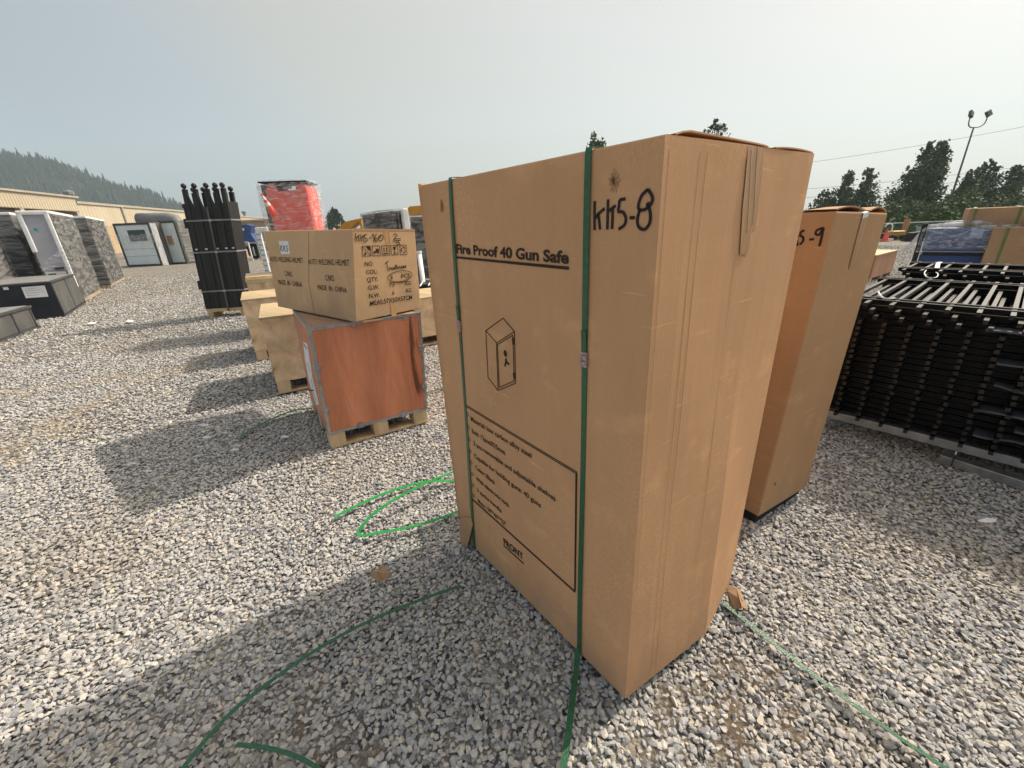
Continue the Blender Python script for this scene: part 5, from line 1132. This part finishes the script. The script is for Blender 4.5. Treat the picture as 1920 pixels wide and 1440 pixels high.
# ------------------------------------------------------------------ trees
def leaf_mat(name, c1, c2):
    m = mat(name, c1, c2, 1.3, .7, spec=.12, lo=.3, hi=.7); return m
LEAF = [leaf_mat('poplar_leaf', (.075, .10, .05), (.13, .155, .08)), leaf_mat('bush_leaf', (.05, .085, .028), (.11, .15, .045)), leaf_mat('far_leaf', (.04, .06, .035), (.07, .09, .05))]
def tree(name, label, base, H, lobes, nleaf, leaf, m, cat='tree', group=None, trunk=True, open_=.45):
    """lobes: (dx, height fraction, radius across, radius up); leaves cluster in clumps inside every lobe"""
    r = thing(name, label, cat, base, group); base = V(base)
    vs, tot = [], sum(a[2] * a[3] for a in lobes)
    limbs = MB(); tr_ = max(.05, H * .016)
    if trunk: limbs.tube([base + V((0, 0, -.1)), base + V((.03 * H * .3, 0, H * .3)), base + V((lobes[0][0] * .6, 0, H * .72))], tr_, 8, r1=tr_ * .35)
    for dx, hf, ra, ru in lobes:
        c = base + V((dx, random.uniform(-.5, .5) * ra, hf * H)); nl = int(nleaf * ra * ru / tot); ncl = max(8, int(nl / 26)); nl = int(nl * .8)
        if trunk: limbs.tube([base + V((dx * .15, 0, H * max(.12, hf - ru / H - .12))), base.lerp(c, .75) + V((0, 0, .1 * H * .2)), c + V((0, 0, ru * .5))], tr_ * .5, 6, r1=tr_ * .12)
        for _ in range(ncl):
            q = V((random.gauss(0, 1), random.gauss(0, 1), random.gauss(0, 1))).normalized() * (random.uniform(.25, 1.0) ** .6)
            cc = c + V((q.x * ra, q.y * ra, q.z * ru)); cr_ = ra * random.uniform(.10, .22)
            for _ in range(nl // ncl):
                p = cc + V((random.gauss(0, 1) * cr_, random.gauss(0, 1) * cr_, random.gauss(0, 1) * cr_ * 1.3 + abs(random.gauss(0, .3)) * cr_))
                vs.append(p)
    vs = np.array([tuple(v) for v in vs]); n_ = len(vs); d = rng.normal(size=(n_, 3)); d /= np.linalg.norm(d, axis=1)[:, None]; e = rng.normal(size=(n_, 3)); e -= d * (e * d).sum(1)[:, None]; e /= np.linalg.norm(e, axis=1)[:, None]
    s = leaf * rng.uniform(.6, 1.3, n_)[:, None]; quad = np.stack([vs - d * s, vs + e * s * .55, vs + d * s, vs - e * s * .55], 1).reshape(-1, 3) - np.array(tuple(base))
    me_ = bpy.data.meshes.new('crown'); me_.from_pydata(quad.tolist(), [], np.arange(n_ * 4).reshape(-1, 4).tolist()); me_.materials.append(m)
    o = bpy.data.objects.new('crown', me_); COL.objects.link(o); o.parent = r
    if trunk: limbs.build('trunk', M['bark'], r)
    return r
def treeat(label, px, py, Y, lobes_px, nleaf, leaf=.13, m=0, name='poplar_tree', group='trees beyond the fence'):
    """px, py: the top in the photo; lobes in units of tree height from the centre line"""
    tp_ = AT(px, py, Y); zb = gz_(tp_.x, tp_.y); H = tp_.z - zb
    return tree(name, label, (tp_.x, tp_.y, zb), H, [(dx * H, hf, ra * H, ru * H) for dx, hf, ra, ru in lobes_px], nleaf, leaf, LEAF[m], group=group)
POP = [(-.01, .93, .045, .10), (.05, .9, .04, .09), (0, .72, .13, .2), (-.10, .55, .15, .18), (.11, .52, .15, .18), (.02, .36, .2, .17), (-.04, .86, .07, .12), (.06, .8, .08, .13), (-.16, .3, .12, .12), (.17, .3, .12, .12)]
TALL = [(.13, .93, .06, .09), (-.03, .9, .06, .1), (.02, .62, .17, .22), (-.10, .56, .15, .17), (.12, .68, .13, .17), (.15, .86, .09, .12), (-.02, .80, .10, .12), (0, .36, .22, .18), (-.15, .4, .12, .12), (.16, .38, .15, .14), (-.15, .66, .07, .08)]
SPR = [(-.03, .9, .045, .1), (.05, .88, .04, .1), (0, .55, .2, .3), (-.22, .5, .14, .22), (.2, .55, .13, .24), (-.08, .8, .07, .14), (.1, .82, .07, .14), (.3, .4, .14, .16), (-.32, .35, .14, .16)]
treeat('round feathery tree just right of the big carton, leftmost of the group', 1548, 352, 46, SPR, 3000)
treeat('feathery tree behind the 5-9 carton, left of its taller twin', 1594, 321, 46, POP, 5000)
treeat('feathery tree behind the 5-9 carton, the twin nearer the tall dark tree', 1632, 316, 47, POP, 5500)
treeat('tall dense dark tree left of the lamp post, highest beyond the fence', 1748, 266, 46, TALL, 13000, .15)
treeat('low dark tree at the foot of the tall dense tree', 1690, 364, 42, SPR, 3000)
treeat('open-crowned tree just right of the lamp post', 1822, 318, 44, POP, 4500)
treeat('broad open-crowned tree between the lamp post and the right edge', 1858, 296, 46, SPR, 7000)
treeat('leafy tree at the right edge, partly out of the picture', 1912, 306, 45, POP, 6000)
treeat('leafy tree top showing over the big carton beside its green strap', 1117, 250, 40, POP, 4500)
treeat('dark tree top showing over the back of the big carton', 1345, 225, 44, POP, 6500)
treeat('distant grey-green tree beside the wrapped orange barriers', 624, 389, 120, SPR, 2600, .4, 2)
for lab, px, py, Y, m_i in (('dark bush behind the fence, next to the 5-9 carton', 1668, 384, 36, 0), ('dark bush behind the fence under the tall dense tree', 1715, 380, 35, 0), ('dark bush behind the fence at the foot of the lamp post', 1775, 372, 36, 0), ('dark bush behind the fence above the long strapped carton', 1840, 366, 36, 0), ('dark bush behind the fence at the right edge', 1900, 366, 36, 0),
                            ('low yellow-green shrub behind the fence right of the stake', 1726, 402, 29, 1), ('low green shrub behind the fence left of the stake', 1675, 409, 29, 1), ('low green shrub behind the wrapped workbench', 1765, 400, 29, 1)):
    tp_ = AT(px, py, Y); zb = gz_(tp_.x, tp_.y); H = tp_.z - zb
    tree('bush', lab, (tp_.x, tp_.y, zb), H, [(0, .5, H * .7, H * .48), (-H * .7, .42, H * .55, H * .4), (H * .7, .42, H * .55, H * .4), (-H * 1.2, .3, H * .4, H * .3), (H * 1.2, .3, H * .4, H * .3)], 4200 if m_i == 0 else 2200, .14, LEAF[m_i], 'bush', 'bushes along the fence', trunk=False)

# ------------------------------------------------------------------ lamp post and power line
tp_ = AT(1826, 238, 42); zb = gz_(tp_.x, tp_.y); base = V((tp_.x, tp_.y, zb)); r = thing('lamp_post', 'tall slim lamp post with two floodlights, among the trees', 'lamp post', base)
MB().tube([base, base.lerp(tp_, .5), tp_], .10, 10, r1=.06).build('pole', M['pole'], r, smooth=True)
MB().lathe(base, [(.2, 0), (.2, .03), (.12, .05), (.11, .25)], 12).build('pole_base', M['pole'], r)
for s, dx in ((-1, -.62), (1, .95)):
    arm = MB(); arm.tube(smooth([tp_ + V((0, 0, -.05)), tp_ + V((dx * .55, 0, 0)), tp_ + V((dx * .92, 0, .25)), tp_ + V((dx, 0, .75))]), .045, 8); a_ = arm.build('bracket_arm', M['pole'], r, smooth=True)
    c_ = tp_ + V((dx, 0, 1.0)); ux = V((.75, .25, .35 * s)).normalized(); uy = V((-.2, .9, -.3)).normalized(); uz = ux.cross(uy).normalized()
    MB().hexa([c_ + ux * x * .42 + uy * y * .12 + uz * z * .42 for z in (-.6, .6) for x, y in ((-.6, -1), (.6, -1), (.6, 1), (-.6, 1))]).build('floodlight', M['pole'], a_, bevel=.04)
r = thing('power_line', 'faint overhead power line crossing the pale sky on the right', 'power line', AT(1300, 430, 75))
p0, p1 = AT(1300, 405, 75), AT(2350, 380, 62)
for a_, b_, y0, y1 in ((1300, 2350, 334, 150), (1300, 2350, 370, 252), (1300, 2350, 388, 262)):
    u, v = AT(a_, y0, 75), AT(b_, y1, 62); MB().tube([u.lerp(v, t) + V((0, 0, -1.6 * math.sin(math.pi * t) * .6)) for t in np.linspace(0, 1, 14)], .022, 5).build('wire', M['pole'], r)
for p, top in ((AT(1300, 334, 75), None), (AT(2350, 150, 62), None)):
    MB().tube([V((p.x, p.y, -1)), p + V((0, 0, .6))], .18, 8, r1=.12).build('utility_pole', M['bark'], r)
    MB().hexa([p + V((x, y, z)) for z in (-.1, .1) for x, y in ((-1.2, -.08), (1.2, -.08), (1.2, .08), (-1.2, .08))]).build('cross_arm', M['bark'], r)

# ------------------------------------------------------------------ buildings on the left
def ribbed(F, a0, a1, c0, c1, m_, name, parent, step=.3, off=0.0):
    """trapezoid-ribbed cladding sheet on the plane v = off"""
    mb = MB(); xs = []; x = a0
    while x < a1 - 1e-6:
        xs += [(x, 0), (x + step * .55, 0), (x + step * .65, .04), (x + step * .9, .04)]; x += step
    xs = [(min(x, a1), d) for x, d in xs] + [(a1, 0)]
    k = len(xs); mb.v = [tuple(F.p(x, off - d, c0)) for x, d in xs] + [tuple(F.p(x, off - d, c1)) for x, d in xs]; mb.f = [(i, i + 1, k + i + 1, k + i) for i in range(k - 1)]
    return mb.build(name, m_, parent, fix=False)
EH = 5.8
p0, p1 = G(141, 377, EH), G(648, 421.5, EH); az = math.degrees(math.atan2((p1 - p0).x, (p1 - p0).y)); F = Frame((p0.x, p0.y), az); Lw = (V((p1.x, p1.y, 0)) - V((p0.x, p0.y, 0))).length
r = thing('warehouse', 'long low beige metal warehouse across the back of the yard', 'warehouse', F.p(Lw / 2, 10, 0), 'beige metal buildings')
MB().box(F, 0, Lw, .06, 22, 0, EH - .2).build('building_shell', M['beige_low'], r)
ribbed(F, 0, Lw, 3.2, EH - .25, M['beige'], 'upper_cladding', r, .6); ribbed(F, 0, Lw, 0, 3.18, M['beige_low'], 'lower_cladding', r, .6)
MB().box(F, -.1, Lw + .1, -.18, .05, EH - .25, EH).build('roof_trim', M['trim'], r)
m_ = MB(); m_.add([F.p(-.1, .051, EH), F.p(Lw, .051, EH), F.p(Lw, 11, EH + .7), F.p(-.1, 11, EH + .7), F.p(Lw, 22, EH), F.p(-.1, 22, EH)], [(0, 1, 2, 3), (3, 2, 4, 5)]); m_.build('roof', M['greytop'], r)
for px in (240, 446):
    rr = ray(px, 430); d_ = V((p0.x, p0.y, 0)); A_ = np.array([[rr.x, -F.u.x], [rr.y, -F.u.y]]); t_, s_ = np.linalg.solve(A_, np.array([d_.x, d_.y])); MB().box(F, s_ - .12, s_ + .12, -.22, -.05, 0, EH - .26).build('downpipe', M['trim'], r)
def along(px):
    rr = ray(px, 430); A_ = np.array([[rr.x, -F.u.x], [rr.y, -F.u.y]]); return float(np.linalg.solve(A_, np.array([p0.x, p0.y]))[1])
MB().box(F, along(145), along(153), -.1, -.045, 4.2, 5.0).build('window', M['glass'], r)
for px in (193, 424, 431, 442, 447, 458, 467, 482):
    s_ = along(px); c_ = F.p(s_, 2.0, EH + .1); MB().lathe(c_, [(.3, 0), (.3, .75), (.5, .8), (.5, 1.1), (.2, 1.3)], 8).build('roof_vent', M['tank'], r)
p0, p1 = G(0, 353, 6.0), G(137, 368, 6.0); az2 = math.degrees(math.atan2((p1 - p0).x, (p1 - p0).y)); F = Frame((p0.x, p0.y), az2); Lb = (p1 - p0).length
r = thing('open_shed', 'beige metal building with a tall open bay at the far left', 'shed', F.p(Lb / 2, 8, 0), 'beige metal buildings')
x0_ = -16.0
ribbed(F, x0_, Lb, 4.55, 5.85, M['beige'], 'fascia_cladding', r, .35)
MB().box(F, x0_, Lb, .02, .12, 4.5, 5.85).build('fascia_back', M['beige_low'], r)
MB().box(F, x0_, Lb + .5, -.2, .14, 5.851, 6.02).build('roof_trim', M['trim'], r)
MB().box(F, x0_, Lb + .4, .141, 18, 5.86, 6.0).build('roof', M['greytop'], r)
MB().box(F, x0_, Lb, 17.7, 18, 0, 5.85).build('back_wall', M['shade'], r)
MB().box(F, Lb - .25, Lb, .2, 17.69, 0, 5.85).build('end_wall', M['beige_low'], r); MB().box(F, x0_, x0_ + .25, .2, 17.69, 0, 5.85).build('end_wall', M['beige_low'], r)
for s_ in (x0_ + .3, .2 + 1.0, Lb - .45): MB().box(F, s_, s_ + .45, -.02, .4, 0, 4.49).build('column', M['trim'], r)
MB().box(F, Lb * .3, Lb * .97, 17.5, 17.69, .0, 2.6).build('dock_door', M['dgrey'], r)
MB().box(F, Lb * .70, Lb * .92, 5.0, 5.3, 4.6, 4.75).build('skylight_panel', M['white'], r)  # white-painted panel stands for the bright skylight strip, not a lamp

# ------------------------------------------------------------------ wooded hill in the smoke
ridge = [(-900, 90), (-500, 170), (-250, 232), (0, 292), (60, 306), (110, 318), (200, 350), (260, 371), (330, 397), (390, 418), (450, 444)]
YH = 520.0; rid = [AT(x, y + 2, YH) for x, y in ridge]
m_ = MB(); nu_, nv_ = 60, 26
def rp(u):
    f = u * (len(rid) - 1); i = min(int(f), len(rid) - 2); return rid[i].lerp(rid[i + 1], f - i)
def hillp(u, v):
    p = rp(u); k = v * 2 - 1           # v = .5 is the ridge; v<.5 the near slope
    h = max(0.0, 1 - abs(k) ** 1.2) ; w_ = 1 + .1 * math.sin(u * 23 + v * 9) * (1 - abs(k))
    return V((p.x + (k * 40), p.y + k * 190 + 12 * math.sin(u * 17) * abs(k), -3 + (p.z + 3) * h * (w_ if abs(k) > .08 else 1)))
m_.grid(hillp, nu_, nv_); o = m_.build('hill', mat('forest_floor', (.03, .045, .02), (.045, .06, .03), .05, .95), None, fix=False, smooth=True); o['kind'] = 'structure'
FC = bpy.data.collections.new('conifer_shapes'); cm = mat('conifer_needles', (.022, .038, .02), (.038, .055, .028), .6, .8)
for k in range(5):
    m_ = MB(); H = 1.0; wd = random.uniform(.13, .22)
    for j in range(7):
        z0 = .06 + j * .135; rr = wd * (1 - j / 7.6) * random.uniform(.8, 1.15); n_ = 9; kk = len(m_.v)
        m_.v += [(rr * random.uniform(.55, 1.15) * math.cos(6.283 * i / n_), rr * random.uniform(.55, 1.15) * math.sin(6.283 * i / n_), z0 + random.uniform(-.03, .02)) for i in range(n_)] + [(0, 0, min(1.0, z0 + .24))]
        m_.f += [(kk + i, kk + (i + 1) % n_, kk + n_) for i in range(n_)]
    m_.tube([(0, 0, -.05), (0, 0, .3)], .015, 5); me_ = bpy.data.meshes.new('conifer'); me_.from_pydata(m_.v, [], m_.f); me_.materials.append(cm); FC.objects.link(bpy.data.objects.new('conifer_%d' % k, me_))
pts = []
for _ in range(9000):
    u, v = random.uniform(.12, 1.0), random.uniform(.02, .6); pts.append(tuple(hillp(u, v)))
for _ in range(260): u = random.uniform(.15, .98); pts.append(tuple(hillp(u, .5 + random.uniform(-.01, .01))))
pts = np.array(pts); n_ = len(pts)
fo = instancer('forest', pts, np.stack([np.zeros(n_), np.zeros(n_), rng.uniform(0, 6.28, n_)], -1), rng.uniform(5, 11, n_) * np.where(rng.random(n_) < .06, 1.4, 1), rng.integers(0, 5, n_), FC)
tag(fo, 'dark conifer wood covering the smoky hill on the left', 'forest')

# ------------------------------------------------------------------ sandy wheel tracks across the yard
for nm_, cl_ in (('damp_fines', (.20, .155, .11, 1)), ('sandy_fines', (.36, .285, .19, 1))):
  tm_ = bpy.data.materials.new(nm_); tm_.use_nodes = True; t = tm_.node_tree; b = t.nodes['Principled BSDF']; b.inputs['Roughness'].default_value = .95; b.inputs['Base Color'].default_value = cl_; b.inputs['Specular IOR Level'].default_value = .1
  ge = N(t, 'ShaderNodeNewGeometry'); nz = N(t, 'ShaderNodeTexNoise'); nz.inputs['Scale'].default_value = 9; nz.inputs['Detail'].default_value = 8; t.links.new(ge.outputs['Position'], nz.inputs['Vector'])
  mr_ = N(t, 'ShaderNodeMapRange'); mr_.inputs[1].default_value = .42; mr_.inputs[2].default_value = .66; mr_.inputs[4].default_value = (.5 if nm_ == 'damp_fines' else .8); t.links.new(nz.outputs['Fac'], mr_.inputs[0]); t.links.new(mr_.outputs[0], b.inputs['Alpha'])
for px, w_ in (([(-60, 738), (90, 728), (210, 712), (300, 697), (372, 688)], .16), ([(-60, 676), (80, 664), (200, 655), (330, 640)], .14), ([(60, 800), (200, 748), (330, 690), (420, 655)], .12), ([(-40, 880), (60, 830), (150, 790)], .2), ([(1290, 1330), (1400, 1300), (1480, 1290)], .10), ([(1200, 1450), (1330, 1390), (1420, 1350)], .12), ([(480, 1290), (560, 1300), (700, 1440)], .06)):
    m_ = MB(); pts = smooth([G(x, y, .0) for x, y in px], 8); n_ = len(pts)
    def tp_(u, v):
        k = min(int(u * (n_ - 1)), n_ - 2); p = pts[k].lerp(pts[k + 1], u * (n_ - 1) - k); d = (pts[k + 1] - pts[k]).normalized(); sd = V((-d.y, d.x, 0)) * (w_ * (1 + .5 * math.sin(u * 11 + v * 3)) * (v - .5) * 2)
        return V((p.x + sd.x, p.y + sd.y, -.003 + wave(p.x + sd.x, p.y + sd.y) * math.exp(-math.hypot(p.x, p.y) / 12)))
    m_.grid(tp_, n_ * 2, 4); o = m_.build('sandy_track', bpy.data.materials['damp_fines'] if px[0][1] > 1000 else tm_, None, fix=False); o['kind'] = 'structure'
# ------------------------------------------------------------------ strap offcuts, torn card and paper on the gravel
def offcut(label, px, w=.016, m='strap', zs=None, twist=0.0):
    pts = smooth([G(x, y, .028 if zs is None else zs[i]) for i, (x, y) in enumerate(px)], 7); n_ = len(pts)
    ns = [V((math.sin(twist * i / n_), 0, math.cos(twist * i / n_))) for i in range(n_)]
    o = MB().ribbon(pts, w, ns, .0014).build('plastic_strap', M[m], None, loc=pts[n_ // 2]); tag(o, label, 'strap', 'loose green straps on the gravel'); return o
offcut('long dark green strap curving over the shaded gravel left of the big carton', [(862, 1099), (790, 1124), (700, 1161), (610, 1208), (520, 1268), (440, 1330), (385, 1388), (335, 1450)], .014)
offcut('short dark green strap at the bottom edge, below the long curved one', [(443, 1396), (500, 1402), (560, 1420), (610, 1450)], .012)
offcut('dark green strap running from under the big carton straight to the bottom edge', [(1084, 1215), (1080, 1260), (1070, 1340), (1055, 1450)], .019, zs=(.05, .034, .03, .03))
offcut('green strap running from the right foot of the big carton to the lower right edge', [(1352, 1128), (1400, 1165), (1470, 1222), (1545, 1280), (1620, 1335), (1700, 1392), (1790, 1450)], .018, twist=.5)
offcut('sunlit green strap forming a folded loop on the sunlit gravel', [(856, 882), (800, 905), (740, 936), (695, 968), (673, 1002), (720, 997), (770, 988), (812, 976), (870, 955)], .019, 'strap_lit', (.10, .10, .09, .06, .028, .028, .03, .03, .03))
offcut('sunlit green strap crossing behind the folded loop', [(626, 970), (680, 943), (740, 918), (800, 903), (862, 901)], .021, 'strap_lit')
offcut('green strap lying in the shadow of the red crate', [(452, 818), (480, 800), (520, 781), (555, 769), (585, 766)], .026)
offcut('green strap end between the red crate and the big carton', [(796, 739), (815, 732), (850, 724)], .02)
def scrap(label, tris, name='cardboard_scrap', m='board2', zs=.03, cat='scrap', group=None):
    m_ = MB(); o0 = None
    for pl in tris:
        q = [G(x, y, z) for x, y, z in pl]; k = len(q); o0 = o0 or q[0]
        m_.add(q + [p + V((0, 0, .003)) for p in q], [tuple(range(k)), tuple(range(2 * k - 1, k - 1, -1))] + [(i, (i + 1) % k, k + (i + 1) % k, k + i) for i in range(k)])
    o = m_.build(name, M[m], None, loc=o0); tag(o, label, cat, group)
z7 = Z(5.54, 600, 860)
def tz(f, l): return [(*f((x, y))[0], z) for x, y, z in l]
scrap('small folded cardboard offcut at the edge of the big carton shadow', [tz(z7, [(510, 1177, .05), (600, 1168, .055), (668, 1265, .02), (590, 1281, .02)]), tz(z7, [(604, 1185, .055), (655, 1102, .07), (738, 1190, .05), (678, 1280, .02)])], group='cardboard offcuts on the gravel')
z8 = Z(3.2, 1040, 1060)
scrap('small bent cardboard offcut by the right foot of the big carton', [tz(z8, [(1028, 152, .05), (1090, 139, .06), (1128, 215, .05), (1118, 262, .03), (1075, 263, .02), (1045, 215, .02)]), tz(z8, [(1090, 139, .06), (1112, 150, .05), (1160, 272, .02), (1122, 250, .05)]), tz(z8, [(1030, 108, .06), (1062, 130, .05), (1085, 138, .05), (1035, 148, .045)])], group='cardboard offcuts on the gravel')
for lab, x, y in (('white paper bit near the middle of the red crate shadow', 387, 820), ('torn white paper bit in the far tip of the red crate shadow', 247, 869), ('white paper bit left of the green strap in the shadow', 383, 797), ('white paper bit close to the red crate in its shadow', 534, 819),
                  ('white paper bit low in the red crate shadow', 277, 883), ('white paper bit beside the right-hand end of the red crate shadow', 440, 843), ('white paper bit on the gravel near the empty skid', 1852, 976), ('white paper bit on the gravel before the black gates', 172, 606), ('white paper bit in the gate bundle shadow', 243, 602)):
    s_ = 4.2 if x < 1000 else 9; a = random.uniform(0, 6.28)
    scrap(lab, [[(x - 2.2 * s_, y + 1, .03), (x - .3 * s_, y - .55 * s_, .045), (x + 1.9 * s_, y - .2 * s_, .035), (x + 1.6 * s_, y + .35 * s_, .03), (x - .4 * s_, y + .5 * s_, .03)]], 'paper_scrap', 'paper', cat='paper', group='paper bits on the gravel')

# ------------------------------------------------------------------ smoky air
if True:
    hm_ = bpy.data.materials.new('haze'); hm_.use_nodes = True; t = hm_.node_tree; t.nodes.remove(t.nodes['Principled BSDF'])
    pv = N(t, 'ShaderNodeVolumePrincipled'); pv.inputs['Color'].default_value = (.61, .77, .91, 1); pv.inputs['Density'].default_value = 0.0005; pv.inputs['Anisotropy'].default_value = 0.2
    t.links.new(pv.outputs[0], t.nodes['Material Output'].inputs['Volume'])
    m_ = MB(); m_.hexa([V((x, y, z)) for z in (-14, 330) for x, y in ((-1900, -1700), (1900, -1700), (1900, 1700), (-1900, 1700))]); o = m_.build('haze', hm_); o['kind'] = 'stuff'
    del o['_o']
for o in sc.objects:
    if '_o' in o: del o['_o']
